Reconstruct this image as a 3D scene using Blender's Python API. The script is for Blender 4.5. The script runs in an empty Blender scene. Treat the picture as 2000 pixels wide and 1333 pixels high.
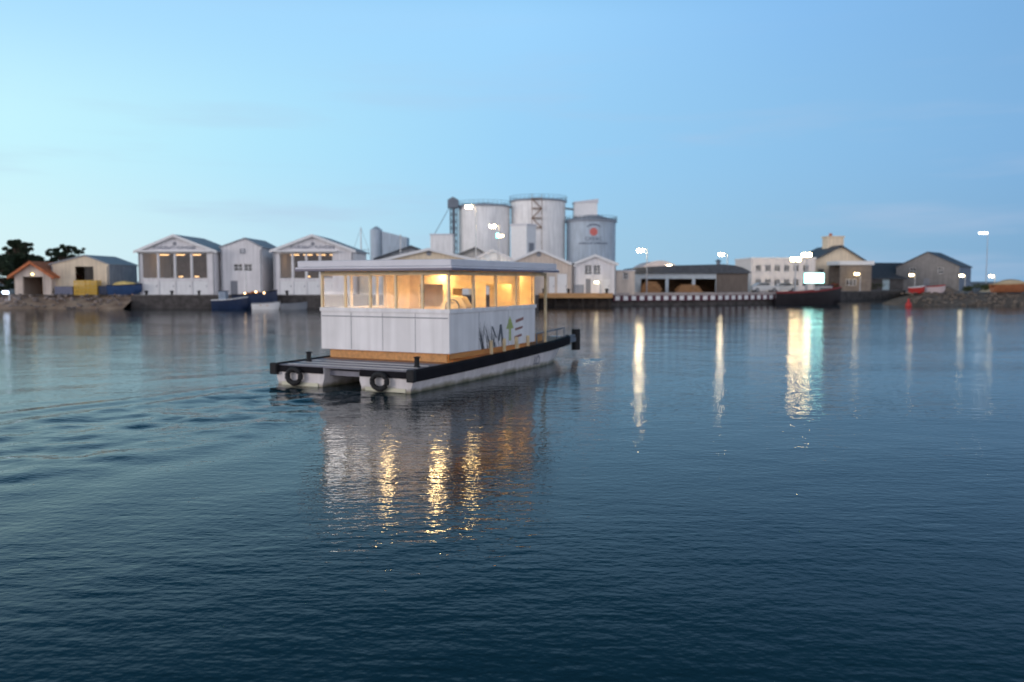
import bpy, math, random
import numpy as np
from mathutils import Vector, Matrix
R = math.radians
C = bpy.context.scene.collection
SC = bpy.context.scene
random.seed(7)

# ------------------------------------------------------------------ camera
FPX, CAMH, PITCH = 1667.0, 3.0, math.atan(116.5 / 1667.0)
cd = bpy.data.cameras.new('camera'); cam = bpy.data.objects.new('camera', cd); C.objects.link(cam)
cd.lens = 30.0; cd.sensor_width = 36.0; cd.clip_start = 0.1; cd.clip_end = 9000
cam.location = (0, 0, CAMH); cam.rotation_euler = (R(90) - PITCH, 0, 0)
SC.camera = cam
cd.dof.use_dof = True; cd.dof.focus_distance = 11.0; cd.dof.aperture_fstop = 0.85

# ------------------------------------------------------------------ world
SUN_AZ, SUN_EL = -118.0, 9.0          # degrees clockwise from +Y (the view direction); behind and left
w = bpy.data.worlds.new("World"); SC.world = w; w.use_nodes = True
nt = w.node_tree; nt.nodes.clear(); N = nt.nodes.new; L = nt.links.new
def ramp(node, stops):
    cr = node.color_ramp
    while len(cr.elements) > 1: cr.elements.remove(cr.elements[-1])
    cr.elements[0].position = stops[0][0]; cr.elements[0].color = (*stops[0][1], 1)
    for p, c in stops[1:]:
        e = cr.elements.new(p); e.color = (*c, 1)
def lin(r, g, b):
    f = lambda v: (v / 255 / 12.92) if v <= 10 else (((v / 255) + .055) / 1.055) ** 2.4
    return (f(r), f(g), f(b))
tc = N('ShaderNodeTexCoord'); sep = N('ShaderNodeSeparateXYZ'); L(tc.outputs['Generated'], sep.inputs[0])
# horizontal closeness to the afterglow (left of view)
glow = N('ShaderNodeVectorMath'); glow.operation = 'DOT_PRODUCT'; glow.inputs[1].default_value = (-.914, .405, 0)
flat = N('ShaderNodeVectorMath'); flat.operation = 'MULTIPLY'; flat.inputs[1].default_value = (1, 1, 0)
nrm = N('ShaderNodeVectorMath'); nrm.operation = 'NORMALIZE'
L(tc.outputs['Generated'], flat.inputs[0]); L(flat.outputs[0], nrm.inputs[0]); L(nrm.outputs[0], glow.inputs[0])
gm = N('ShaderNodeMapRange'); gm.inputs[1].default_value = -1; gm.inputs[2].default_value = 1
L(glow.outputs['Value'], gm.inputs[0])
LOW = N('ShaderNodeValToRGB'); MID = N('ShaderNodeValToRGB'); HIGH = N('ShaderNodeValToRGB')
# position .44 = right frame edge, .70 = centre, .905 = left edge
ramp(LOW,  [(0.0, lin(150,170,205)), (.44, lin(128,171,207)), (.70, lin(166,208,232)), (.82, lin(196,228,242)), (.905, lin(216,242,246)), (1, lin(232,246,244))])
ramp(MID,  [(0.0, lin(120,165,215)), (.44, lin(128,178,223)), (.70, lin(156,210,247)), (.82, lin(178,230,253)), (.905, lin(198,244,255)), (1, lin(205,246,255))])
ramp(HIGH, [(0.0, lin(110,160,215)), (.44, lin(124,176,225)), (.55, lin(136,190,240)), (.70, lin(158,213,255)), (.905, lin(168,220,255)), (1, lin(175,225,255))])
for n_ in (LOW, MID, HIGH): L(gm.outputs[0], n_.inputs[0])
def mix(a, b, f):
    m = N('ShaderNodeMix'); m.data_type = 'RGBA'
    L(a, m.inputs['A']); L(b, m.inputs['B']); L(f, m.inputs['Factor']); return m.outputs['Result']
def mr(src, a, b, smooth=True):
    m = N('ShaderNodeMapRange'); m.inputs[1].default_value = a; m.inputs[2].default_value = b
    if smooth: m.interpolation_type = 'SMOOTHSTEP'
    L(src, m.inputs[0]); return m.outputs[0]
z = sep.outputs['Z']
c1 = mix(LOW.outputs[0], MID.outputs[0], mr(z, 0.0, .16))
c2 = mix(c1, HIGH.outputs[0], mr(z, .15, .31))
UP = N('ShaderNodeRGB'); UP.outputs[0].default_value = (*lin(70, 142, 190), 1)
ZEN = N('ShaderNodeRGB'); ZEN.outputs[0].default_value = (*lin(14, 66, 92), 1)
c3 = mix(mix(c2, UP.outputs[0], mr(z, .28, .42)), ZEN.outputs[0], mr(z, .40, .66))
# thin high streaks of pinkish cloud near the horizon
cn = N('ShaderNodeTexNoise'); cmap = N('ShaderNodeMapping'); cmap.inputs['Scale'].default_value = (1.6, 1.6, 13)
L(tc.outputs['Generated'], cmap.inputs[0]); L(cmap.outputs[0], cn.inputs['Vector'])
cn.inputs['Scale'].default_value = 2.2; cn.inputs['Detail'].default_value = 4
cf = N('ShaderNodeMath'); cf.operation = 'MULTIPLY'; L(mr(cn.outputs['Fac'], .5, .75), cf.inputs[0])
cb = N('ShaderNodeMath'); cb.operation = 'MULTIPLY'; cb.inputs[1].default_value = .42
L(mr(z, .36, .02), cb.inputs[0]); L(cb.outputs[0], cf.inputs[1])
PK = N('ShaderNodeRGB'); PK.outputs[0].default_value = (*lin(178, 196, 224), 1)
c4 = mix(c3, PK.outputs[0], cf.outputs[0])
# bright pale dusk light low behind the viewer
bk = N('ShaderNodeMath'); bk.operation = 'MULTIPLY'
by = mr(sep.outputs['Y'], .25, -.45); L(by, bk.inputs[0]); L(mr(z, .75, .05), bk.inputs[1])
BK = N('ShaderNodeRGB'); BK.outputs[0].default_value = (1.66, 1.62, 1.76, 1)
c5 = mix(c4, BK.outputs[0], bk.outputs[0])
bg = N('ShaderNodeBackground'); L(c5, bg.inputs[0]); bg.inputs[1].default_value = 1.0
sky = N('ShaderNodeTexSky'); sky.sky_type = 'NISHITA'; sky.sun_disc = False
sky.sun_elevation = R(SUN_EL); sky.sun_rotation = R(SUN_AZ)
bg2 = N('ShaderNodeBackground'); L(sky.outputs[0], bg2.inputs[0]); bg2.inputs[1].default_value = .002
ad = N('ShaderNodeAddShader'); L(bg.outputs[0], ad.inputs[0]); L(bg2.outputs[0], ad.inputs[1])
out = N('ShaderNodeOutputWorld'); L(ad.outputs[0], out.inputs[0])

# ------------------------------------------------------------------ sun (last dusk light) and exposure
sd = bpy.data.lights.new('sun', 'SUN'); sd.energy = .8; sd.angle = R(14); sd.color = (1, .86, .78)
so = bpy.data.objects.new('sun', sd); C.objects.link(so)
_d = Vector((math.sin(R(SUN_AZ)) * math.cos(R(SUN_EL)), math.cos(R(SUN_AZ)) * math.cos(R(SUN_EL)), math.sin(R(SUN_EL))))
so.rotation_euler = _d.to_track_quat('Z', 'Y').to_euler()
SC.view_settings.view_transform = 'Standard'; SC.view_settings.look = 'None'
SC.view_settings.exposure = 0; SC.view_settings.gamma = 1
SC.cycles.use_denoising = True
SC.cycles.max_bounces = 8; SC.cycles.transparent_max_bounces = 16
SC.cycles.sample_clamp_indirect = 12

# ------------------------------------------------------------------ placing: a pixel of the 2000x1333 photograph at depth D
def at(px, py, D):
    a = (px - 1000) / FPX; b = (666.5 - py) / FPX
    cp, sp = math.cos(PITCH), math.sin(PITCH)
    ry = cp + b * sp; rz = -sp + b * cp
    t = D / ry
    return Vector((t * a, D, CAMH + t * rz))
def X(px, D, py=550): return at(px, py, D).x
def Z(py, D): return at(1000, py, D).z

# ------------------------------------------------------------------ materials
MATS = {}
def mat(name, col, rough=.7, var=.12, scale=1.5, metal=0, bump=0, spec=.4, stretch=(1, 1, 1), streak=0, col2=None):
    if name in MATS: return MATS[name]
    m = bpy.data.materials.new(name); m.use_nodes = True; t = m.node_tree; b = t.nodes['Principled BSDF']
    b.inputs['Roughness'].default_value = rough; b.inputs['Metallic'].default_value = metal
    b.inputs['Specular IOR Level'].default_value = spec
    co = t.nodes.new('ShaderNodeTexCoord'); mp = t.nodes.new('ShaderNodeMapping'); mp.inputs['Scale'].default_value = stretch
    t.links.new(co.outputs['Object'], mp.inputs[0])
    n = t.nodes.new('ShaderNodeTexNoise'); n.inputs['Scale'].default_value = scale; n.inputs['Detail'].default_value = 5
    t.links.new(mp.outputs[0], n.inputs['Vector'])
    r = t.nodes.new('ShaderNodeValToRGB')
    lo = tuple(c * (1 - var) for c in col); hi = col2 or tuple(min(1, c * (1 + var)) for c in col)
    ramp(r, [(.32, lo), (.68, hi)]); t.links.new(n.outputs['Fac'], r.inputs[0])
    last = r.outputs[0]
    if streak:      # vertical weather streaks
        mp2 = t.nodes.new('ShaderNodeMapping'); mp2.inputs['Scale'].default_value = (3, 3, .15)
        t.links.new(co.outputs['Object'], mp2.inputs[0])
        n2 = t.nodes.new('ShaderNodeTexNoise'); n2.inputs['Scale'].default_value = 1.3; n2.inputs['Detail'].default_value = 6
        t.links.new(mp2.outputs[0], n2.inputs['Vector'])
        r2 = t.nodes.new('ShaderNodeValToRGB'); ramp(r2, [(.4, (1 - streak,) * 3), (.62, (1, 1, 1))])
        t.links.new(n2.outputs['Fac'], r2.inputs[0])
        mm = t.nodes.new('ShaderNodeMix'); mm.data_type = 'RGBA'; mm.blend_type = 'MULTIPLY'; mm.inputs['Factor'].default_value = 1
        t.links.new(last, mm.inputs['A']); t.links.new(r2.outputs[0], mm.inputs['B']); last = mm.outputs['Result']
    t.links.new(last, b.inputs['Base Color'])
    if bump:
        bp = t.nodes.new('ShaderNodeBump'); bp.inputs['Distance'].default_value = bump; bp.inputs['Strength'].default_value = .6
        t.links.new(n.outputs['Fac'], bp.inputs['Height']); t.links.new(bp.outputs[0], b.inputs['Normal'])
    MATS[name] = m; return m
def emis(name, col, s):
    if name in MATS: return MATS[name]
    m = bpy.data.materials.new(name); m.use_nodes = True; b = m.node_tree.nodes['Principled BSDF']
    b.inputs['Base Color'].default_value = (.8, .8, .8, 1); b.inputs['Emission Color'].default_value = (*col, 1)
    b.inputs['Emission Strength'].default_value = s
    MATS[name] = m; return m
def glass(name, tint=(.9, .93, .95), refl=1.0):
    if name in MATS: return MATS[name]
    m = bpy.data.materials.new(name); m.use_nodes = True; t = m.node_tree; t.nodes.clear()
    tr = t.nodes.new('ShaderNodeBsdfTransparent'); tr.inputs[0].default_value = (*tint, 1)
    gl = t.nodes.new('ShaderNodeBsdfGlossy'); gl.inputs['Roughness'].default_value = .03; gl.inputs[0].default_value = (refl, refl, refl, 1)
    fr = t.nodes.new('ShaderNodeFresnel'); fr.inputs[0].default_value = 1.5
    mx = t.nodes.new('ShaderNodeMixShader'); o = t.nodes.new('ShaderNodeOutputMaterial')
    t.links.new(fr.outputs[0], mx.inputs[0]); t.links.new(tr.outputs[0], mx.inputs[1]); t.links.new(gl.outputs[0], mx.inputs[2])
    t.links.new(mx.outputs[0], o.inputs[0]); MATS[name] = m; return m

WHITE = mat('white_render', (.80, .78, .79), .8, .05, .8, streak=.14, bump=.004)
CREAM = mat('cream_render_lamplit', (.80, .67, .50), .8, .07, .8, streak=.14)  # cream render, saturated to carry the warm lamplight on the market hall gable
BEIGE = mat('beige_render', (.66, .56, .48), .85, .08, .9, streak=.16)
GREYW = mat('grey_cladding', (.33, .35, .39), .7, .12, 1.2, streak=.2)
STEELW = mat('silo_steel', (.92, .91, .90), .5, .05, .5, metal=.0, streak=.2)
SILO2 = mat('silo_steel_shaded', (.48, .57, .66), .55, .06, .5, streak=.22)  # streaked steel with the right silo's blue grey shade put into the colour
ROOFG = mat('roof_sheet_grey', (.34, .36, .39), .6, .14, 2, stretch=(1, 5, 1))
ROOFW = mat('roof_sheet_pale', (.62, .62, .66), .6, .07, 2, stretch=(1, 5, 1))
ROOFD = mat('roof_slate_dark', (.07, .08, .095), .6, .25, 3, bump=.02)
TILE = mat('roof_tile_orange', (.50, .13, .05), .8, .3, 5, bump=.03, col2=(.62, .22, .09))
TRIM = mat('trim_grey', (.24, .25, .28), .6, .1)
TRIMW = mat('trim_white', (.78, .78, .78), .5, .04)
DARK = mat('dark_interior', (.06, .055, .05), .9, .3)
WOODIN = mat('workshop_timber', (.34, .20, .11), .8, .25, 1.5)
STONE = mat('quay_stone', (.075, .068, .066), .9, .4, 1.8, bump=.08)
SAND = mat('bank_earth', (.30, .19, .13), .95, .35, .7, bump=.08, col2=(.42, .31, .22))
MUD = mat('bank_mud', (.16, .12, .09), .9, .4, .9, bump=.08, col2=(.22, .17, .13))
ASPH = mat('hardstanding', (.17, .16, .16), .9, .25, .3)
WOODQ = mat('quay_timber', (.48, .27, .12), .8, .3, 2, stretch=(.3, 3, 3))
PLANKD = mat('pile_timber', (.045, .035, .03), .85, .4, 2)
GLASS = glass('window_glass'); GLASSB = glass('boat_glass', (.93, .94, .95), .6)
NAVY = mat('navy_paint', (.015, .03, .075), .4, .15)
BLUE = mat('blue_paint', (.03, .07, .17), .4, .15)
YEL = mat('yellow_crate', (.68, .42, .06), .6, .12, 4)
YELC = mat('yellow_tarpaulin', (.75, .56, .20), .7, .12, 3, bump=.05)
RED = mat('red_paint', (.45, .035, .03), .5, .1)
ORANGE = mat('orange_paint', (.34, .13, .06), .5, .15)
BLACK = mat('black_rubber', (.014, .014, .016), .75, .25)
STEEL = mat('galvanised_steel', (.42, .43, .45), .45, .1, metal=.5)
DSTEEL = mat('dark_steel', (.15, .18, .22), .55, .15)
MAROON = mat('maroon_paint', (.12, .04, .06), .7, .2)
SIGNK = mat('lettering_grey', (.10, .12, .18), .6, .05)

# ------------------------------------------------------------------ mesh builder
class MB:
    def __init__(s): s.v = []; s.f = []; s.m = []
    def add(s, vs, fs, mi=0):
        o = len(s.v); s.v += [tuple(p) for p in vs]; s.f += [tuple(o + i for i in f) for f in fs]; s.m += [mi] * len(fs); return s
    def box(s, x0, x1, y0, y1, z0, z1, mi=0):
        if x0 > x1: x0, x1 = x1, x0
        if y0 > y1: y0, y1 = y1, y0
        if z0 > z1: z0, z1 = z1, z0
        v = [(x0,y0,z0),(x1,y0,z0),(x1,y1,z0),(x0,y1,z0),(x0,y0,z1),(x1,y0,z1),(x1,y1,z1),(x0,y1,z1)]
        return s.add(v, [(0,3,2,1),(4,5,6,7),(0,1,5,4),(1,2,6,5),(2,3,7,6),(3,0,4,7)], mi)
    def prism(s, prof, a, b, axis='y', mi=0):
        """prof: polygon; axis y: prof is (x,z) counter-clockwise seen from -Y; axis x: (y,z); axis z: (x,y)"""
        n = len(prof)
        if axis == 'y': vs = [(p[0], a, p[1]) for p in prof] + [(p[0], b, p[1]) for p in prof]
        elif axis == 'x': vs = [(a, p[0], p[1]) for p in prof] + [(b, p[0], p[1]) for p in prof]
        else: vs = [(p[0], p[1], a) for p in prof] + [(p[0], p[1], b) for p in prof]
        fs = [tuple(range(n)), tuple(range(2*n-1, n-1, -1))] + [(i, n+i, n+(i+1) % n, (i+1) % n) for i in range(n)]
        return s.add(vs, fs, mi)
    def tube(s, pts, r, n=8, mi=0, cap=True):
        pts = [Vector(p) for p in pts]; rs = r if isinstance(r, (list, tuple)) else [r] * len(pts)
        o = len(s.v)
        for i, p in enumerate(pts):
            d = (pts[min(i+1, len(pts)-1)] - pts[max(i-1, 0)]).normalized()
            u = d.cross(Vector((0, 0, 1)) if abs(d.z) < .9 else Vector((1, 0, 0))).normalized(); v = d.cross(u)
            for k in range(n):
                a = 2*math.pi*k/n; s.v.append(tuple(p + (u*math.cos(a) + v*math.sin(a)) * rs[i]))
        for i in range(len(pts)-1):
            for k in range(n):
                s.f.append((o+i*n+k, o+i*n+(k+1) % n, o+(i+1)*n+(k+1) % n, o+(i+1)*n+k)); s.m.append(mi)
        if cap:
            s.f.append(tuple(o+k for k in range(n))[::-1]); s.m.append(mi)
            e = o+(len(pts)-1)*n; s.f.append(tuple(e+k for k in range(n))); s.m.append(mi)
        return s
    def lathe(s, prof, cx=0, cy=0, n=24, mi=0):
        o = len(s.v)
        for r_, z_ in prof:
            for k in range(n):
                a = 2*math.pi*k/n; s.v.append((cx+r_*math.cos(a), cy+r_*math.sin(a), z_))
        for i in range(len(prof)-1):
            for k in range(n):
                s.f.append((o+i*n+k, o+i*n+(k+1) % n, o+(i+1)*n+(k+1) % n, o+(i+1)*n+k)); s.m.append(mi)
        if prof[0][0] > 1e-3: s.f.append(tuple(o+k for k in range(n))[::-1]); s.m.append(mi)
        if prof[-1][0] > 1e-3: s.f.append(tuple(o+(len(prof)-1)*n+k for k in range(n))); s.m.append(mi)
        return s
    def loft(s, rings, mi=0, close=True, cap=True):
        n = len(rings[0]); o = len(s.v)
        for r_ in rings: s.v += [tuple(p) for p in r_]
        kk = n if close else n-1
        for i in range(len(rings)-1):
            for k in range(kk):
                s.f.append((o+i*n+k, o+i*n+(k+1) % n, o+(i+1)*n+(k+1) % n, o+(i+1)*n+k)); s.m.append(mi)
        if cap:
            s.f.append(tuple(o+k for k in range(n))[::-1]); s.m.append(mi)
            e = o+(len(rings)-1)*n; s.f.append(tuple(e+k for k in range(n))); s.m.append(mi)
        return s
    def build(s, name, mats, parent=None, smooth=False, bevel=0, **props):
        me = bpy.data.meshes.new(name); me.from_pydata(s.v, [], s.f)
        for m_ in (mats if isinstance(mats, (list, tuple)) else [mats]): me.materials.append(m_)
        me.polygons.foreach_set('material_index', s.m)
        me.validate(); me.update()
        import bmesh
        bm = bmesh.new(); bm.from_mesh(me); bmesh.ops.recalc_face_normals(bm, faces=bm.faces); bm.to_mesh(me); bm.free()
        if smooth:
            me.polygons.foreach_set('use_smooth', [True] * len(me.polygons)); me.set_sharp_from_angle(angle=R(40))
        o = bpy.data.objects.new(name, me); C.objects.link(o)
        if parent: o.parent = parent
        if bevel:
            b = o.modifiers.new('bevel', 'BEVEL'); b.width = bevel; b.segments = 2; b.limit_method = 'ANGLE'
        for k, v in props.items(): o[k] = v
        return o
def thing(name, label, cat, loc=(0, 0, 0), rz=0, group=None):
    o = bpy.data.objects.new(name, None); C.objects.link(o); o.location = loc; o.rotation_euler = (0, 0, rz)
    o.empty_display_size = .5
    o['label'] = label; o['category'] = cat
    if group: o['group'] = group
    return o
def tag(o, label, cat, group=None):
    o['label'] = label; o['category'] = cat
    if group: o['group'] = group
    return o
def copy_tree(o, parent=None):
    c = o.copy(); C.objects.link(c)
    if parent: c.parent = parent
    for ch in list(o.children): copy_tree(ch, c)
    return c
def text_verts(s, size):
    cu = bpy.data.curves.new('lettering', 'FONT'); cu.body = s; cu.size = size; cu.align_x = 'CENTER'; cu.resolution_u = 3
    o = bpy.data.objects.new('lettering', cu); C.objects.link(o)
    dg = bpy.context.evaluated_depsgraph_get(); me = bpy.data.meshes.new_from_object(o.evaluated_get(dg))
    vs = [tuple(v.co) for v in me.vertices]; fs = [tuple(p.vertices) for p in me.polygons]
    bpy.data.objects.remove(o); bpy.data.curves.remove(cu); bpy.data.meshes.remove(me)
    return vs, fs

# ------------------------------------------------------------------ the ferry frame (used by the wake too)
P0 = Vector((-2.64, 22.6)); HD = R(63.6)
U = Vector((math.cos(HD), math.sin(HD))); V = Vector((-math.sin(HD), math.cos(HD)))
BEAM = 4.7; LEN = 11.7

# ------------------------------------------------------------------ water: one sheet, real wake waves near the ferry
def axis(lo, hi, step, far):
    a = list(np.arange(lo, hi + 1e-6, step)); d = step; x = lo; pre = []
    while x > far[0]: d *= 1.35; x -= d; pre.append(x)
    d = step; x = a[-1]; post = []
    while x < far[1]: d *= 1.35; x += d; post.append(x)
    return np.array(pre[::-1] + a + post)
xs = axis(-34, 30, .16, (-2500, 2500)); ys = axis(4, 62, .16, (-60, 4000))
GX, GY = np.meshgrid(xs, ys)
rng = np.random.default_rng(3)
def smooth_noise(x, y, sc, seed):
    r_ = np.random.default_rng(seed); t = np.zeros_like(x)
    for _ in range(9):
        a = r_.uniform(0, 2*np.pi); k = 2*np.pi/sc * r_.uniform(.6, 1.6); t += np.sin(k*(x*np.cos(a) + y*np.sin(a)) + r_.uniform(0, 6.28))
    return t / 3
S = (GX - P0.x)*U.x + (GY - P0.y)*U.y; Lt = (GX - P0.x)*V.x + (GY - P0.y)*V.y - BEAM/2
edge = np.clip((GX+34)/6, 0, 1)*np.clip((30-GX)/6, 0, 1)*np.clip((GY-4)/2, 0, 1)*np.clip((62-GY)/12, 0, 1)
back = -S
jit = .5*smooth_noise(GX, GY, 5, 11)
h = np.zeros_like(GX)
b0 = np.clip(back + .5, 0, None)
for sgn in (-1, 1):                                     # stern arms
    for k, (off, sl, amp0) in enumerate(((1.9, .06, .045), (2.7, .17, .030), (3.2, .30, .010))):
        amp = amp0*(1.1 if sgn > 0 else .45)
        c_ = off + sl*b0 + .35*jit*(b0*.12)
        env = np.exp(-((np.abs(Lt) - c_)/(.34 + .03*b0))**2) * (Lt*sgn > 0) * np.exp(-b0/26) * np.clip(b0/1.0, 0, 1)
        h += amp*env - .6*amp*np.exp(-((np.abs(Lt) - c_ - .55 - .05*b0)/(.4 + .03*b0))**2)*(Lt*sgn > 0)*np.exp(-b0/26)*np.clip(b0/1.0, 0, 1)
core = np.exp(-(Lt/(1.9 + .12*b0))**4)*np.clip(b0/.6, 0, 1)*np.exp(-b0/22)
h += core*(.026*smooth_noise(GX, GY, 1.7, 5) + .014*smooth_noise(GX, GY, .8, 6) + .005*np.sin(b0*1.9 + jit))
ab = np.clip(LEN - S, 0, None)                            # bow arms
c_ = 2.45 + .30*ab
h += .045*np.exp(-((np.abs(Lt) - c_)/(.3 + .03*ab))**2)*np.exp(-ab/9)*(ab > 0)*(ab < 30)
h += -.035*np.exp(-((np.abs(Lt) - c_ - .6)/(.35 + .03*ab))**2)*np.exp(-ab/9)*(ab > 0)
h += .003*smooth_noise(GX, GY, 4.5, 21) + .0015*smooth_noise(GX, GY, 1.7, 22)
h *= edge
nx, ny = len(xs), len(ys)
me = bpy.data.meshes.new('water')
co = np.stack([GX.ravel(), GY.ravel(), h.ravel()], 1).astype('f4')
ii = (np.arange(ny-1)[:, None]*nx + np.arange(nx-1)[None, :]).ravel()
quads = np.stack([ii, ii+1, ii+nx+1, ii+nx], 1).astype('i4')
me.vertices.add(len(co)); me.vertices.foreach_set('co', co.ravel())
me.loops.add(quads.size); me.loops.foreach_set('vertex_index', quads.ravel())
me.polygons.add(len(quads)); me.polygons.foreach_set('loop_start', np.arange(0, quads.size, 4, dtype='i4'))
me.polygons.foreach_set('use_smooth', np.ones(len(quads), dtype=bool)); me.update(); me.validate()
water = bpy.data.objects.new('water', me); C.objects.link(water); water['kind'] = 'structure'
wm = bpy.data.materials.new('harbour_water'); wm.use_nodes = True; t = wm.node_tree; b = t.nodes['Principled BSDF']
b.inputs['Base Color'].default_value = (.0055, .025, .033, 1); b.inputs['Roughness'].default_value = .04
b.inputs['Specular Tint'].default_value = (.35, .85, 1, 1)
b.inputs['IOR'].default_value = 1.18
co_ = t.nodes.new('ShaderNodeTexCoord')
def wnoise(scale, detail, stretch, w_=0):
    mp = t.nodes.new('ShaderNodeMapping'); mp.inputs['Scale'].default_value = stretch; mp.inputs['Rotation'].default_value = (0, 0, w_)
    t.links.new(co_.outputs['Object'], mp.inputs[0])
    n = t.nodes.new('ShaderNodeTexNoise'); n.inputs['Scale'].default_value = scale; n.inputs['Detail'].default_value = detail
    n.inputs['Roughness'].default_value = .55; t.links.new(mp.outputs[0], n.inputs['Vector']); return n.outputs['Fac']
def bump(height, dist, prev=None):
    bp = t.nodes.new('ShaderNodeBump'); bp.inputs['Distance'].default_value = dist; bp.inputs['Strength'].default_value = 1
    t.links.new(height, bp.inputs['Height'])
    if prev: t.links.new(prev, bp.inputs['Normal'])
    return bp.outputs[0]
n1 = bump(wnoise(.45, 2, (.8, 1.3, 1), .15), .012)
_pm = t.nodes.new('ShaderNodeMath'); _pm.operation = 'MULTIPLY'        # wind patches: ripples strong in places, faint in others
_pr = t.nodes.new('ShaderNodeMapRange'); _pr.inputs[1].default_value = .38; _pr.inputs[2].default_value = .62; _pr.inputs[3].default_value = .3; _pr.inputs[4].default_value = 1.25
t.links.new(wnoise(.11, 2, (.5, 1.2, 1), .4), _pr.inputs[0])
t.links.new(_pr.outputs[0], _pm.inputs[0]); t.links.new(wnoise(2.2, 3, (.6, 1.6, 1), -.1), _pm.inputs[1])
n2 = bump(_pm.outputs[0], .017, n1)
n3 = bump(wnoise(6.5, 2, (1, 1.2, 1), .3), .0062, n2)
t.links.new(n3, b.inputs['Normal'])
me.materials.append(wm)

# ------------------------------------------------------------------ land
GZ = 1.4
def struct(o): o['kind'] = 'structure'; return o
# hardstanding behind the quays, one sheet to the horizon
m = MB()
shore = [(-2500, 96), (X(262, 96), 96), (X(262, 96), 95), (X(1052, 95), 95), (X(1052, 104), 104), (X(1200, 104), 104), (X(1400, 108), 108),
         (X(1545, 114), 114), (X(1640, 134), 134), (X(1768, 150), 150), (2500, 150.5)]
vs = []; fs = []
for k, (x_, y_) in enumerate(shore): vs += [(x_, y_, GZ), (x_*1.0, 4500, GZ), (x_, y_, -1.5)]
for k in range(len(shore)-1):
    if abs(shore[k+1][0] - shore[k][0]) > .01:
        fs.append((k*3, (k+1)*3, (k+1)*3+1, k*3+1))
m.add(vs, fs, 0)
m.add([(X(1772, 112), 112, GZ), (2500, 110, GZ), (2500, 150.5, GZ), (X(1768, 150), 150, GZ)], [(0, 1, 2, 3)], 0)
ground = struct(m.build('ground', ASPH))
m = MB(); m.add(vs, [(k*3+2, (k+1)*3+2, (k+1)*3, k*3) for k in range(1, len(shore)-1)], 0)
qw = struct(m.build('quay_wall', STONE))
# granite coping along the stone quay
m = MB(); m.box(X(264, 95), X(1050, 95), 94.9, 95.5, GZ+.004, GZ+.12); struct(m.build('kerb', mat('coping', (.17, .16, .15), .9, .3)))
# earth banks: left, and the nearer one at right, with uneven slope
def bank(name, x0, x1, ynear, ytop, m_, seed, zt=GZ+.05, falloff=0):
    r_ = np.random.default_rng(seed); nx_, ny_ = 120, 14
    bx = np.linspace(x0, x1, nx_); by_ = np.linspace(0, 1, ny_); vv = []; ff = []
    for j in range(ny_):
        for i in range(nx_):
            e = by_[j]; yy = ynear + (ytop - ynear)*e + (.5*math.sin(bx[i]*.35) + .3*math.sin(bx[i]*1.1+2))*(1-e)
            zz = -.35 + (zt + .35)*min(1, (e*1.15)**.8) + (0 if j in (0, ny_-1) else r_.uniform(-.07, .07))
            if falloff and bx[i] < x0 + falloff: zz = -.35 + (zz + .35)*((bx[i]-x0)/falloff)**.6
            vv.append((bx[i], yy, zz))
    for j in range(ny_-1):
        for i in range(nx_-1): ff.append((j*nx_+i, j*nx_+i+1, (j+1)*nx_+i+1, (j+1)*nx_+i))
    return struct(MB().add(vv, ff).build(name, m_, smooth=True))
bank('river_bank', -110, X(258, 95), 92.2, 97.5, SAND, 1)
bank('mud_bank', X(1768, 106), 130, 104.0, 113.5, MUD, 2, falloff=5)
# timber-edged quay deck in the middle
tq = thing('quay_deck', 'timber edged landing deck with pale orange front beam beside the ferry bow', 'landing deck', (X(1125, 102), 102, 0))
hw = (X(1196, 102) - X(1052, 102))/2
m = MB(); m.box(-hw, hw, 0, 2.4, 1.34, 1.56); m.build('decking', WOODQ, tq)
m = MB(); m.box(-hw, hw, -.16, -.004, 1.02, 1.60); m.build('edge_beam', WOODQ, tq)
m = MB(); m.box(-hw+.1, hw-.1, 1.2, 1.5, -.8, 1.33); m.build('back_wall', PLANKD, tq)
p0 = MB(); p0.tube([(0, 0, -1.5), (0, 0, 1.02)], .14)
for k in range(6):
    q = p0.build('pile', PLANKD, tq) if k == 0 else q.copy()
    if k: C.objects.link(q)
    q.location = (-hw + .3 + k*(2*hw-.6)/5, .25, 0)

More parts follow.
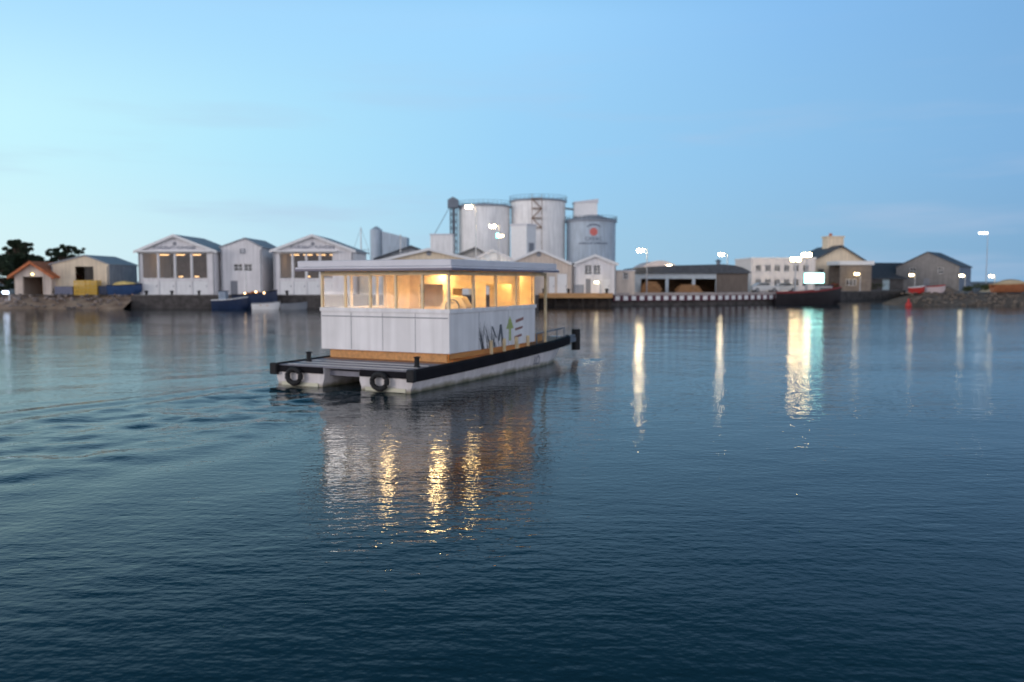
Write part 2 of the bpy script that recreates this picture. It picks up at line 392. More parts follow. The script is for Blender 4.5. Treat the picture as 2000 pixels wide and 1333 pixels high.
# ------------------------------------------------------------------ buildings
def wall_open(m, x0, x1, z0, z1, y0, y1, ops, mi=0):
    """a wall x0..x1, z0..z1 with rectangular openings, as non-overlapping blocks"""
    xs_ = sorted({x0, x1} | {o[0] for o in ops} | {o[1] for o in ops})
    for i in range(len(xs_)-1):
        a, b_ = xs_[i], xs_[i+1]
        if b_ - a < 1e-4: continue
        c_ = sorted([o for o in ops if o[0] <= a + 1e-5 and o[1] >= b_ - 1e-5], key=lambda o: o[2])
        zc = z0
        for o in c_:
            if o[2] > zc + 1e-4: m.box(a, b_, y0, y1, zc, o[2], mi)
            zc = o[3]
        if z1 > zc + 1e-4: m.box(a, b_, y0, y1, zc, z1, mi)
def window(parent, x0, x1, z0, z1, y, nx_=2, ny_=2, fm=None, fw=.07, name='window', gm_=None):
    f = MB(); y0, y1 = y, y+.08
    f.box(x0+.01, x0+fw, y0, y1, z0+.01, z1-.01); f.box(x1-fw, x1-.01, y0, y1, z0+.01, z1-.01)
    f.box(x0+fw, x1-fw, y0, y1, z0+.01, z0+fw); f.box(x0+fw, x1-fw, y0, y1, z1-fw, z1-.01)
    for i in range(1, nx_):
        xx = x0 + (x1-x0)*i/nx_; f.box(xx-fw/2, xx+fw/2, y0+.005, y1-.005, z0+fw, z1-fw)
    for i in range(1, ny_):
        zz = z0 + (z1-z0)*i/ny_; f.box(x0+fw, x1-fw, y0+.01, y1-.01, zz-fw/2, zz+fw/2)
    w_ = f.build(name, fm or TRIMW, parent)
    p = MB(); p.add([(x0+.02, y+.04, z0+.02), (x1-.02, y+.04, z0+.02), (x1-.02, y+.04, z1-.02), (x0+.02, y+.04, z1-.02)], [(0, 1, 2, 3)])
    p.build('pane', gm_ or GLASS, w_); return w_
def door(parent, x0, x1, z0, z1, y, m_, panels=3):
    d = MB(); d.box(x0+.01, x1-.01, y, y+.06, z0, z1-.01)
    for i in range(panels):
        a = x0 + (x1-x0)*(i+.08)/panels; b_ = x0 + (x1-x0)*(i+.92)/panels
        d.box(a, b_, y-.02, y-.001, z0+.1, z1-.12)
    o = d.build('door', m_, parent)
    MB().box(x1-.2, x1-.14, y-.07, y-.022, z0+.9, z0+1.1).build('handle', DSTEEL, o); return o
def shed(name, label, cat, loc, W, depth, he, hr, wm_, rm, rz=0, ops=(), ridge=0.0, over=.35, rt=.16, side_ops=(), group=None, lamps=(), lampm=None, trim=None, inner=None, floor=None):
    """gable-fronted building, front on local -Y; he eave height, hr ridge height, ridge offset in x"""
    t_ = thing(name, label, cat, loc, rz, group)
    w2 = W/2; th = .22; m = MB()
    fops = [(o[0], o[1], o[2], o[3]) for o in ops]
    wall_open(m, -w2, w2, 0, he, 0, th, fops)
    m.prism([(-w2, he), (w2, he), (ridge, hr)], 0, th)
    m.box(-w2, w2, depth-th, depth, 0, he); m.prism([(-w2, he), (w2, he), (ridge, hr)], depth-th, depth)
    m.box(-w2, -w2+th, th, depth-th, 0, he)
    ws = MB(); wall_open(ws, th, depth-th, 0, he, 0, th, [(o[0], o[1], o[2], o[3]) for o in side_ops])
    m.add([(w2-th+p[1], p[0], p[2]) for p in ws.v], ws.f)
    if inner:                      # lining just inside the shell, so that a lit room has its own colour
        m.box(-w2+th+.003, w2-th-.003, depth-th-.05, depth-th-.003, 0.01, he-.01, 1)
    m.build('wall', [wm_, inner or wm_], t_)
    r_ = MB()
    for s_ in (-1, 1):
        ex = s_*w2; dx = ex - ridge; sl = (he - hr)/abs(dx)
        ox = ex + s_*over; oz = he + sl*over
        r_.prism([(ridge, hr+.003), (ox, oz+.003), (ox, oz+rt), (ridge, hr+rt)] if s_ > 0 else [(ox, oz+.003), (ridge, hr+.003), (ridge, hr+rt), (ox, oz+rt)], -over, depth+over)
    r_.build('roof', rm, t_)
    if trim:
        f_ = MB()
        for s_ in (-1, 1):
            ex = s_*w2; dx = ex - ridge; sl = (he - hr)/abs(dx); ox = ex + s_*(over+.03); oz = he + sl*(over+.03)
            f_.prism([(ridge, hr-.12), (ox, oz-.12), (ox, oz+rt+.03), (ridge, hr+rt+.03)], -over-.06, -over-.004)
        f_.build('fascia', trim, t_)
    for o in ops:
        k = o[4]
        if k == 'win': window(t_, *o[:4], .08, *(o[5] if len(o) > 5 else (2, 2)))
        elif k == 'door': door(t_, *o[:4], .08, o[5] if len(o) > 5 else TRIMW)
    for (lx, ly, lz, sx) in lamps:
        l_ = MB(); l_.box(lx-sx, lx+sx, ly-.12, ly+.12, lz, lz+.06); l_.build('ceiling_lamp', lampm, t_)
    return t_
def P(px, py, D): return at(px, py, D)
def front(px0, px1, D):    # location and width of a front spanning two pixel columns
    a, b_ = X(px0, D), X(px1, D); return ((a+b_)/2, D, GZ), b_ - a

WARM = emis('workshop_lamp', (1, .55, .22), 5)
HALLIN = mat('hall_lining', (.17, .125, .09), .85, .25)
def strokes(parent, cx, cz, w_, h_, y, n, m_, name='lettering'):
    """an illegible line of sign writing: small upright strokes and bars"""
    r_ = random.Random(n); s_ = MB(); step = w_/n
    for i in range(n):
        if r_.random() < .0: continue
        x_ = cx - w_/2 + i*step; ww = step*.72
        s_.box(x_, x_+ww*.28, y-.02, y, cz, cz+h_)
        if r_.random() < .7: s_.box(x_+ww*.28, x_+ww, y-.02, y, cz+h_*.8, cz+h_)
        if r_.random() < .6: s_.box(x_+ww*.28, x_+ww, y-.02, y, cz+h_*.4, cz+h_*.58)
        if r_.random() < .5: s_.box(x_+ww*.28, x_+ww, y-.02, y, cz, cz+h_*.18)
        if r_.random() < .4: s_.box(x_+ww*.8, x_+ww*.999, y-.019, y-.001, cz+h_*.19, cz+h_*.39)
    return s_.build(name, m_, parent)

# A: little boathouse with orange roof
loc, W = front(28, 100, 99)
zh = lambda py, D: Z(py, D) - GZ
bhouse = shed('boathouse', 'small boathouse with orange tiled roof and wide dark doorway', 'boathouse', loc, W, 5.5, zh(538, 99), zh(514, 99), BEIGE, TILE,
     ops=[(-1.15, 1.2, 0, zh(541, 99), 'open')], over=.5, rt=.2, inner=WOODIN, trim=TILE)
MB().box(-.12, .12, -.12, -.003, 2.35, 2.5).build('lantern', emis('yellow_lantern', (1, .8, .35), 6), bhouse)
for s_ in (-1, 1): MB().box(s_*1.18 + (.0 if s_ > 0 else -.0), s_*1.35 + .0, -.06, -.003, 0, 2.4).build('door_jamb', BEIGE, bhouse)
# B: cream shed
loc, W = front(101, 213, 100)
shedB = shed('workshop', 'cream boat workshop with grey side wall and dark square opening', 'workshop', loc, W, 7.5, zh(517, 100), zh(500, 100), CREAM, ROOFG,
     ops=[(X(147, 100)-loc[0], X(183, 100)-loc[0], zh(548, 100), zh(521, 100), 'open')], over=.2, rt=.12, inner=WOODIN, ridge=.6)
MB().box(X(165, 100)-loc[0], X(183, 100)-loc[0]-.02, .1, .16, zh(548, 100)+.01, zh(521, 100)-.01).build('shutter', DARK, shedB)
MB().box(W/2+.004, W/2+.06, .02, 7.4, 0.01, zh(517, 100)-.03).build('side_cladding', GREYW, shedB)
# C, E: two big white halls with glazed fronts
def hall(px0, px1, D, peak, eave, label, lower, ridge_px, nwin, wx0, wx1):
    loc, W = front(px0, px1, D); cx = loc[0]
    a, b_ = X(wx0, D)-cx, X(wx1, D)-cx; step = (b_-a)/nwin; g = .16
    z0, z1 = zh(545, D), zh(494, D)
    ops = [(a+i*step+g/2, a+(i+1)*step-g/2, z0, z1, 'win', (1, 1)) for i in range(nwin)]
    ops += [(a+i*step+g/2, a+(i+1)*step-g/2, .05, z0-.25, 'door', TRIMW) for i in range(nwin)]
    he = zh(eave, D); hr = zh(peak, D)
    lp = [(a+(i+.5)*step, 4.2, z1-.15, .5) for i in range(nwin)] + [(a+(i+.5)*step, 4.2, z0+.25, .22) for i in range(1, nwin)]
    t_ = shed('boat_hall', label, 'boat hall', loc, W, 9, he, hr, WHITE, ROOFG, ops=ops, ridge=X(ridge_px, D)-cx, over=.35, trim=TRIMW, group='white gabled halls along the quay',
              lamps=lp, lampm=WARM, inner=HALLIN)
    r_ = X(ridge_px, D)-cx
    m = MB(); m.lathe([(.0, 0), (.22, 0), (.22, .05), (.0, .05)], n=16)
    v_ = [(x_+r_, -z_, y_+hr-.9) for x_, y_, z_ in m.v]; MB().add(v_, m.f).build('round_vent', TRIM, t_)
    strokes(t_, r_, he+.22, W*.56, .34, -.004, 20, SIGNK)
    # shallow canopy over the glazing
    MB().box(a-.5, b_+.5, -.5, -.004, z1+.08, z1+.26).build('canopy', TRIMW, t_)
    # workbench line inside, catching the lamps
    MB().box(a+.1, b_-.1, 2.6, 3.3, z0-.2, z0+.12).build('workbench', WOODIN, t_)
    return t_
hall(271, 420, 98, 461, 491, 'large white gabled hall with four tall amber windows left of the dark blue boats', 545, 343, 4, 277, 407)
hall(535, 690, 98, 461, 490, 'large white gabled hall with tall amber windows partly hidden by the ferry roof', 545, 612, 4, 545, 652)
# D: narrow house between them
loc, W = front(432, 512, 99); cx = loc[0]
shed('house', 'narrow white gabled house with one small attic window between the two halls', 'house', loc, W, 8, zh(484, 99), zh(467, 99), WHITE, ROOFG,
     ops=[(X(457, 99)-cx, X(474, 99)-cx, zh(530, 99), zh(516, 99), 'win'), (X(477, 99)-cx, X(493, 99)-cx, zh(530, 99), zh(516, 99), 'win'),
          (X(469, 99)-cx, X(480, 99)-cx, zh(495, 99)-.0, zh(485, 99)-.0, 'win', (1, 1)), (X(450, 99)-cx, X(466, 99)-cx, 0, zh(549, 99), 'door', TRIM)][:2] +
         [(X(450, 99)-cx, X(464, 99)-cx, 0, zh(549, 99), 'door', TRIM)], over=.15, ridge=X(480, 99)-cx)
hD = bpy.data.objects['house']
window(hD, X(470, 99)-cx, X(480, 99)-cx, zh(496, 99), zh(486, 99), -.09, 1, 1, fm=TRIM)
# grey link buildings behind the gaps
loc, W = front(408, 440, 104)
t_ = thing('lean_to', 'grey lean-to filling the gap between hall and narrow house', 'outbuilding', loc)
MB().box(-W/2, W/2, 0, 6, 0, zh(487, 104)).build('wall', GREYW, t_); MB().box(-W/2-.1, W/2+.1, -.15, 6.1, zh(487, 104)+.003, zh(487, 104)+.15).build('roof', ROOFD, t_)
MB().box(-.5, .5, -.06, -.003, 0, 2.2).build('door', TRIM, t_)
loc, W = front(506, 545, 104)
t_ = thing('lean_to', 'grey green lean-to between narrow house and the hall behind the ferry', 'outbuilding', loc)
MB().prism([(-W/2, 0), (W/2, 0), (W/2, zh(492, 104)), (-W/2, zh(481, 104))], 0, 6).build('wall', GREYW, t_)
MB().prism([(-W/2-.05, zh(481, 104)+.01), (W/2+.05, zh(492, 104)+.01), (W/2+.05, zh(492, 104)+.15), (-W/2-.05, zh(481, 104)+.15)], -.1, 6.1).build('roof', ROOFD, t_)
# F: cream gable behind the ferry, its warm lamplight put into the render colour
loc, W = front(702, 975, 100); cx = loc[0]
shed('market_hall', 'wide cream gabled hall behind the ferry, lit warm under its ridge', 'hall', loc, W, 12, zh(520, 100), zh(488, 100), CREAM, ROOFW,
     ops=[(X(a, 100)-cx, X(a+26, 100)-cx, 0.02, zh(540, 100), 'door', TRIMW) for a in (720, 760, 800, 845, 890, 930)], ridge=X(838, 100)-cx, trim=TRIMW, over=.4)
m = MB(); m.lathe([(0, 0), (.3, 0), (.3, .05), (0, .05)], n=16)
MB().add([(x_+X(838, 100)-cx, -z_, y_+zh(495, 100)) for x_, y_, z_ in m.v], m.f).build('round_vent', TRIM, bpy.data.objects['market_hall'])
# dark roofs behind F
for (a, b_, D, ev, rd, lab) in ((735, 850, 118, 506, 482, 'dark slate gable roof rising behind the cream hall, left one'), (880, 962, 118, 505, 485, 'dark slate gable roof rising behind the cream hall, below the silos')):
    loc, W = front(a, b_, D)
    shed('warehouse', lab, 'warehouse', loc, W, 10, zh(ev, D), zh(rd, D), GREYW, ROOFD, over=.3, ridge=W*.1, group='dark roofed warehouses behind the front row', trim=ROOFD)
loc, W = front(915, 1010, 112)
shed('store', 'low store with pale blue grey roof in front of the white tower', 'store', loc, W, 10, zh(512, 112), zh(490, 112), STEELW, ROOFW, over=.3, trim=ROOFW)
# G, H
loc, W = front(985, 1119, 103); cx = loc[0]
gG = shed('boat_hall', 'cream gabled hall with round vent right behind the ferry roof end', 'boat hall', loc, W, 11, zh(518, 103), zh(489, 103), BEIGE, ROOFW, trim=TRIMW, over=.25,
     ops=[(X(1072, 103)-cx, X(1084, 103)-cx, 0.02, zh(540, 103), 'door', TRIMW), (X(1088, 103)-cx, X(1108, 103)-cx, .02, zh(535, 103), 'door', TRIMW)], ridge=0, group='white gabled halls along the quay')
m = MB(); m.lathe([(0, 0), (.3, 0), (.3, .05), (0, .05)], n=16)
MB().add([(x_, -z_, y_+zh(497, 103)) for x_, y_, z_ in m.v], m.f).build('round_vent', TRIM, gG)
loc, W = front(1121, 1203, 103); cx = loc[0]
hH = shed('harbour_office', 'white gabled harbour office with two multi-pane upstairs windows', 'office', loc, W, 9, zh(516, 103), zh(500, 103), WHITE, ROOFW, over=.25, trim=TRIMW,
     ops=[(X(1142, 103)-cx, X(1156, 103)-cx, zh(537, 103), zh(518, 103), 'win', (2, 3)), (X(1159, 103)-cx, X(1173, 103)-cx, zh(537, 103), zh(518, 103), 'win', (2, 3)),
          (X(1144, 103)-cx, X(1154, 103)-cx, .02, zh(545, 103), 'door', TRIM), (X(1178, 103)-cx, X(1192, 103)-cx, .02, zh(545, 103), 'door', TRIMW)])
MB().box(-W/2+.01, W/2-.01, -.05, -.003, .01, 1.15).add([], []).build('plinth', GREYW, hH) if False else None
MB().box(-W/2, -W/2+1.2, -.05, -.003, .01, 1.2).build('plinth', GREYW, hH)
# I: annexe
loc, W = front(1204, 1240, 104); cx = loc[0]
t_ = thing('annexe', 'low flat white annexe with one small window, right of the harbour office', 'outbuilding', loc)
m = MB(); wall_open(m, -W/2, W/2, 0, zh(530, 104), 0, .2, [(X(1217, 104)-cx, X(1227, 104)-cx, zh(546, 104), zh(533, 104))]); m.box(-W/2, W/2, 4.8, 5, 0, zh(530, 104))
m.box(-W/2, -W/2+.2, .2, 4.8, 0, zh(530, 104)); m.box(W/2-.2, W/2, .2, 4.8, 0, zh(530, 104)); m.build('wall', BEIGE, t_)
MB().box(-W/2-.1, W/2+.1, -.1, 5.1, zh(530, 104)+.003, zh(530, 104)+.14).build('roof', ROOFW, t_)
window(t_, X(1217, 104)-cx, X(1227, 104)-cx, zh(546, 104), zh(533, 104), .07, 1, 2)
# J: long open-fronted shed
D = 114; loc, W = front(1240, 1466, D); cx = loc[0]; jx = lambda p: X(p, D)-cx
t_ = thing('boat_shed', 'long low open-fronted boat shed with dark rounded roof', 'boat shed', loc)
he = zh(534, D); m = MB()
wall_open(m, -W/2, jx(1462), 0, he, 0, .25, [(jx(1252), jx(1300), 0, zh(545, D)), (jx(1306), jx(1352), 0, zh(545, D)), (jx(1358), jx(1398), 0, zh(545, D))])
m.box(-W/2, -W/2+.25, .25, 12, 0, he); m.box(jx(1462)-.25, jx(1462), .25, 12, 0, he); m.box(-W/2+.25, jx(1462)-.25, 11.75, 12, 0, he, 1)
m.build('wall', [mat('shed_pale_band', (.5, .56, .60), .7, .1), WOODIN], t_)
MB().box(jx(1399), jx(1461), -.06, -.003, .01, he-.05).build('end_cladding', mat('brown_cladding', (.16, .13, .11), .8, .2, 2, stretch=(4, 1, .4)), t_)
prof = [(-W/2-.3, he+.005), (jx(1466), he+.005), (jx(1460), he+.35), (jx(1448), he+.75), (jx(1432), he+1.05), (jx(1410), he+1.18), (jx(1300), he+1.0), (-W/2+.3, he+.75), (-W/2-.3, he+.45)]
MB().prism(prof, -.5, 12.3).build('roof', ROOFD, t_)
MB().lathe([(.28, he+1.1), (.28, he+1.6), (.5, he+1.65), (.0, he+1.95)], jx(1413), 3, 10).build('roof_vent', DSTEEL, t_)
# pale hump roof behind J
loc, W = front(1248, 1330, 130)
t_ = thing('arched_shed', 'pale arched roof shed showing behind the long dark boat shed', 'shed', loc)
pr = [(-W/2 + W*i/14, 3.3 + 1.45*math.sin(math.pi*i/14)**.7) for i in range(15)]
MB().box(-W/2, W/2, 0, 10, 0, 3.28).build('wall', GREYW, t_); MB().prism(pr, -.1, 10.1).build('roof', mat('roof_pinkish', (.62, .56, .56), .7, .08), t_, smooth=True)
# K: white flat building
D = 138; loc, W = front(1467, 1592, D); cx = loc[0]
t_ = thing('office_block', 'white flat-roofed two storey block behind the parked cars', 'building', loc)
H = zh(506, D); ops = []
for i in range(6):
    a = -W/2 + .7 + i*(W-1.2)/6
    ops += [(a, a+.95, H*.60, H*.60+1.1), (a, a+.95, .8, 2.0)]
m = MB(); wall_open(m, -W/2, W/2, 0, H, 0, .25, ops); m.box(-W/2, W/2, 9.75, 10, 0, H); m.box(-W/2, -W/2+.25, .25, 9.75, 0, H); m.box(W/2-.25, W/2, .25, 9.75, 0, H)
m.box(-W/2+.26, W/2-.26, .26, 9.7, 2.9, 3.1); m.build('wall', mat('block_render', (.74, .70, .68), .8, .05, streak=.1), t_)
MB().box(-W/2-.12, W/2+.12, -.12, 10.1, H+.003, H+.22).build('parapet', TRIMW, t_)
for o in ops: window(t_, *o, .07, 2, 1, fm=TRIMW)
# L: house with slate roof and broad tan stack, floodlit
D = 150; loc, W = front(1578, 1692, D); cx = loc[0]
hL = shed('ice_house', 'floodlit cream gabled building with dark slate roof and broad tan stack', 'building', loc, W, 11, zh(513, D), zh(481, D), CREAM, ROOFD, over=.5, ridge=X(1640, D)-cx,
     ops=[(-3.4, -2.4, 2.6, 3.8, 'win'), (-1, 0, 2.6, 3.8, 'win'), (1.4, 2.4, 2.6, 3.8, 'win'), (2.6, 4.0, .02, 2.3, 'door', TRIM)], trim=ROOFD)
sx = X(1647, D)-cx; ch = MB(); ch.box(sx-1.45, sx+1.45, 4, 6.6, zh(492, D), zh(462, D)); ch.box(sx-1.6, sx+1.6, 3.85, 6.75, zh(462, D)+.003, zh(459, D)); st = ch.build('stack', CREAM, hL)
MB().lathe([(.32, zh(459, D)+.004), (.26, zh(453, D))], sx-.5, 5.2, 10).build('chimney_pot', TILE, st)
D = 142; loc, W = front(1640, 1702, D)
t_ = thing('kiosk', 'low white roofed annexe in front of the floodlit building', 'outbuilding', loc)
m = MB(); wall_open(m, -W/2, W/2, 0, zh(518, D), 0, .2, [(-1.6, .2, .9, 2.0)]); m.box(-W/2, W/2, .2, 5, .0, .05); m.box(-W/2, W/2, 4.8, 5, .06, zh(518, D)); m.build('wall', mat('brown_wall', (.24, .20, .17), .85, .15, streak=.1), t_)
MB().box(-W/2-.3, W/2+.3, -.3, 5.2, zh(518, D)+.004, zh(510, D)).build('roof', TRIMW, t_); window(t_, -1.6, .2, .9, 2.0, .07, 3, 1)
# N: long low dark shed (ridge along x)
D = 158; loc, W = front(1664, 1850, D); cx = loc[0]
t_ = thing('long_shed', 'long low dark shed with slate roof and one pale blue door', 'shed', loc)
he, hr = zh(543, D), zh(514, D); m = MB()
dx0, dx1 = X(1724, D)-cx, X(1738, D)-cx
wall_open(m, -W/2, W/2, 0, he, 0, .25, [(dx0, dx1, 0, 2.3)]); m.box(-W/2, W/2, 9.75, 10, 0, he)
for s_ in (-W/2, W/2-.25): m.prism([(.25, 0), (9.75, 0), (9.75, he), (5, hr-.02), (.25, he)], s_, s_+.25, 'x')
m.build('wall', mat('dark_wall', (.10, .095, .095), .85, .25, 1), t_)
r_ = MB(); r_.prism([(-.5, he-.25), (5, hr), (5, hr+.15), (-.5, he-.08)], -W/2-.3, W/2+.3, 'x'); r_.prism([(5, hr), (10.5, he-.25), (10.5, he-.08), (5, hr+.15)], -W/2-.3, W/2+.3, 'x'); r_.build('roof', ROOFD, t_)
door(t_, dx0, dx1, 0, 2.3, .08, mat('pale_blue_door', (.42, .55, .60), .5, .08), 2)
MB().box(X(1772, D)-cx, X(1790, D)-cx, -.12, -.003, 1.6, 2.6).build('orange_light_patch', mat('orange_light_paint', (.6, .26, .04), .6, .1), t_)  # orange lamplit spot on the wall, painted as a thin patch
# O: gabled house turned to show side
D = 152; c_ = at(1873, 550, D); ph = R(-40); W = 10.6; dp = 8.8
lc = Matrix.Rotation(ph, 3, 'Z') @ Vector((W/2, 0, 0))
shed('gable_house', 'grey gabled house seen corner on, dark roof, near the right bank', 'house', (c_.x - lc.x, c_.y - lc.y, GZ), W, dp, zh(521, D), zh(490, D)-.2, mat('grey_render', (.25, .24, .235), .85, .1, streak=.15), ROOFD, rz=ph,
     ops=[(-2.9, -2.0, 3.0, 4.1, 'win'), (1.8, 2.7, 3.0, 4.1, 'win'), (-.6, .5, .02, 2.2, 'door', TRIM)], side_ops=[], over=.25)
MB().box(W/2+.004, W/2+.06, .05, dp-.05, .01, zh(521, D)-.05).build('side_cladding', mat('blue_grey_cladding', (.16, .20, .26), .7, .15), bpy.data.objects['gable_house'])

# ------------------------------------------------------------------ silos
DS = 190
def silo(px0, px1, ptop, label, m_, cone=2, D=DS, extra=None, ladder=True):
    cx, w_ = front(px0, px1, D); r_ = w_/2; H = zh(ptop, D)
    t_ = thing('grain_silo', label, 'grain silo', (cx[0], D + r_, GZ), 0, 'grain silos')
    prof = [(r_, 0)]; k = 0; z_ = 0
    while z_ < H - .6:
        z_ += 1.3; prof += [(r_, z_-.06), (r_+.04, z_-.03), (r_, z_)]
    prof += [(r_, H)]
    m = MB(); m.lathe(prof, n=72); m.build('shell', m_, t_, smooth=True)
    m = MB(); m.lathe([(r_+.35, H), (r_+.35, H+.22), (r_*.98, H+.5), (.5, H+.5+cone), (.0, H+.5+cone)], n=72)
    rf = m.build('roof', mat('silo_roof', (.30, .33, .38), .55, .1), t_, smooth=True)
    rl = MB()
    for k in range(36):
        a = 2*math.pi*k/36; rl.tube([((r_+.3)*math.cos(a), (r_+.3)*math.sin(a), H+.2), ((r_+.3)*math.cos(a), (r_+.3)*math.sin(a), H+1.3)], .035, 4)
    for zz in (.75, 1.3):
        rl.tube([((r_+.3)*math.cos(2*math.pi*k/48), (r_+.3)*math.sin(2*math.pi*k/48), H+zz) for k in range(49)], .035, 4)
    rl.build('guard_rail', DSTEEL, t_)
    return t_, r_, H
s1, r1, H1 = silo(893, 996, 402, 'pale steel silo on the left with a dark lattice elevator beside it', STEELW, .6)
s2, r2, H2 = silo(998, 1107, 391, 'tallest white silo in the middle with stairs beside the square tower', STEELW, .6)
s3, r3, H3 = silo(1109, 1207, 432, 'shorter blue grey silo on the right carrying the red emblem', SILO2, 1.6)
# emblem on silo 3: grey arc roof, red rosette, lettering, all wrapped round the shell
EMB_A = R(-90) + .02
def wrap(vs, r_, zc, ang=EMB_A):
    return [((r_+.05+p[2])*math.cos(ang + p[0]/r_), (r_+.05+p[2])*math.sin(ang + p[0]/r_), zc + p[1]) for p in vs]
zc = zh(453, DS); em = MB()
n_ = 24; vs_ = []
for k in range(n_):
    a = 2*math.pi*k/n_; rr = .95 if k % 3 else .72; vs_.append((rr*math.cos(a), rr*math.sin(a), .01))
em.add(wrap(vs_ + [(0, 0, .01)], r3, zc), [(k, (k+1) % n_, n_) for k in range(n_)]); em.build('red_emblem', mat('emblem_red', (.62, .16, .14), .6, .05), s3)
em = MB(); pts = []
for k in range(17):
    a = R(30 + 120*k/16); pts += [(1.75*math.cos(a), .15+1.25*math.sin(a), .01), (1.75*math.cos(a)*.93, .15+(1.25-.32)*math.sin(a), .01)]
em.add(wrap(pts, r3, zc+.35), [(2*k, 2*k+1, 2*k+3, 2*k+2) for k in range(16)]); em.build('roof_arc', SIGNK, s3)
vv, ff = text_verts('CAVAC', 1.15)
MB().add(wrap([(p[0], p[1], .01) for p in vv], r3, zh(470, DS)), ff).build('lettering', SIGNK, s3)
em = MB(); rr_ = random.Random(4)
for k in range(26):
    if k == 12: continue
    x_ = -3.3 + k*.255; hh = rr_.choice((.28, .34, .4))
    em.add(wrap([(x_, 0, .01), (x_+.17, 0, .01), (x_+.17, hh, .01), (x_, hh, .01)], r3, zh(477, DS)), [(0, 1, 2, 3)])
em.build('small_lettering', SIGNK, s3)
# headhouse on silo 3
hx = X(1146, DS)-s3.location.x; hh = MB(); hh.box(-2.6, 2.6, -2, 2, H3+1.2, H3+4.3); o = hh.build('head_house', TRIMW, s3); o.location = (hx, 0, 0)
rf = MB(); rf.prism([(-2.8, H3+4.303), (2.8, H3+4.303), (2.8, H3+5.2), (-2.8, H3+4.5)], -2.2, 2.2); rf.build('cap', ROOFW, o)
MB().tube([(-r3*1.15, 0, H3+3.4), (-2.6-hx*0, 0, H3+3.0)], .25, 6).build('conveyor_pipe', STEEL, o)
# lattice elevator leg left of silo 1
D = DS; bx, by_ = X(885, D), D + 3
t_ = thing('elevator_tower', 'dark lattice bucket elevator standing left of the pale silo', 'elevator', (bx, by_, GZ))
H = zh(404, D); m = MB(); q = .75
for sx_ in (-q, q):
    for sy_ in (-q, q): m.tube([(sx_, sy_, 0), (sx_, sy_, H)], .1, 5)
k = 0
while k*1.5 < H - 1.5:
    a, b_ = k*1.5, k*1.5+1.5
    for (p_, q_) in (((-q, -q), (q, -q)), ((q, -q), (q, q)), ((q, q), (-q, q)), ((-q, q), (-q, -q))):
        m.tube([(*p_, a), (*(q_ if k % 2 else q_), b_)], .05, 4); m.tube([(*p_, b_), (*q_, b_)], .05, 4)
    k += 1
m.build('lattice', DSTEEL, t_); m = MB(); m.box(-.35, .35, -.35, .35, .1, H-.1); m.build('leg', DSTEEL, t_)
m = MB(); m.box(-1.3, 1.1, -1, 1, H, H+1.7); m.prism([(-1.3, H+1.704), (1.1, H+1.704), (-.1, H+2.4)], -1, 1); m.build('head', DSTEEL, t_)
m = MB(); m.tube([(-.9, 0, H+.2), (-5.2, 0, zh(470, D))], .07, 5); m.build('stay_cable', DSTEEL, t_)
m = MB(); m.box(1.1, 4.5, -.5, .5, H-.3, H+.1); m.build('gantry', DSTEEL, t_)
# square white tower between silos
D = 176; loc, W = front(988, 1038, D); H = zh(441, D)
t_ = thing('service_tower', 'square white tower standing in front of the gap between two silos', 'tower', loc, R(-32))
s_ = W*.72/2; m = MB(); m.box(-s_, s_, 0, 2*s_, 0, H); m.build('wall', TRIMW, t_)
MB().box(-s_-.15, s_+.15, -.15, 2*s_+.15, H+.003, H+.35).build('roof', ROOFW, t_)
MB().box(-.7, .7, -.06, -.003, 0, 2.4).build('door', TRIM, t_)
MB().box(s_+.003, s_+.05, s_-1, s_+1, H*.5, H*.5+3).build('louvre', TRIM, t_)
# stairs and cabin above it, fixed on silo 2
m = MB(); zz = zh(441, D)
for k in range(4):
    m.box(-1.1, 1.1, -.9, .0, zz + .4 + k*2.1, zz + .55 + k*2.1)
    if k < 3: m.tube([(-1 if k % 2 else 1, -.45, zz+.5+k*2.1), (1 if k % 2 else -1, -.45, zz+2.5+k*2.1)], .12, 5)
for sx_ in (-1.1, 1.1): m.tube([(sx_, -.9, 0), (sx_, -.9, zz+7.8)], .07, 5)
o = m.build('stair', mat('rusty_brown', (.26, .17, .12), .8, .25), s2); o.location = (X(1048, DS)-s2.location.x, -r2*.99, 0)
# pale blocks left of silos
D = 172; loc, W = front(841, 884, D)
t_ = thing('plant_room', 'pale square block left of the silos above the cream hall roof', 'building', loc)
MB().box(-W/2, W/2, 0, 5, 0, zh(460, D)).build('wall', STEELW, t_); MB().box(-W/2-.1, W/2+.1, -.1, 5.1, zh(460, D)+.003, zh(457, D)).build('roof', ROOFW, t_)
MB().box(-W/2+.4, -W/2+1.5, -.05, -.003, 0, 2.2).build('door', TRIM, t_)
D = 210; loc, W = front(722, 746, D)
t_ = thing('pale_silo', 'slim pale bin with a low annexe far behind the halls', 'silo', loc)
MB().lathe([(W/2, 0), (W/2, zh(449, D)), (.3, zh(442, D))], 0, W/2, 32).build('shell', SILO2, t_, smooth=True)
m = MB(); m.prism([(W/2+.1, 0), (W/2+6.2, 0), (W/2+6.2, zh(464, D)), (W/2+.1, zh(452, D))], 0, 5); m.build('annexe', SILO2, t_)
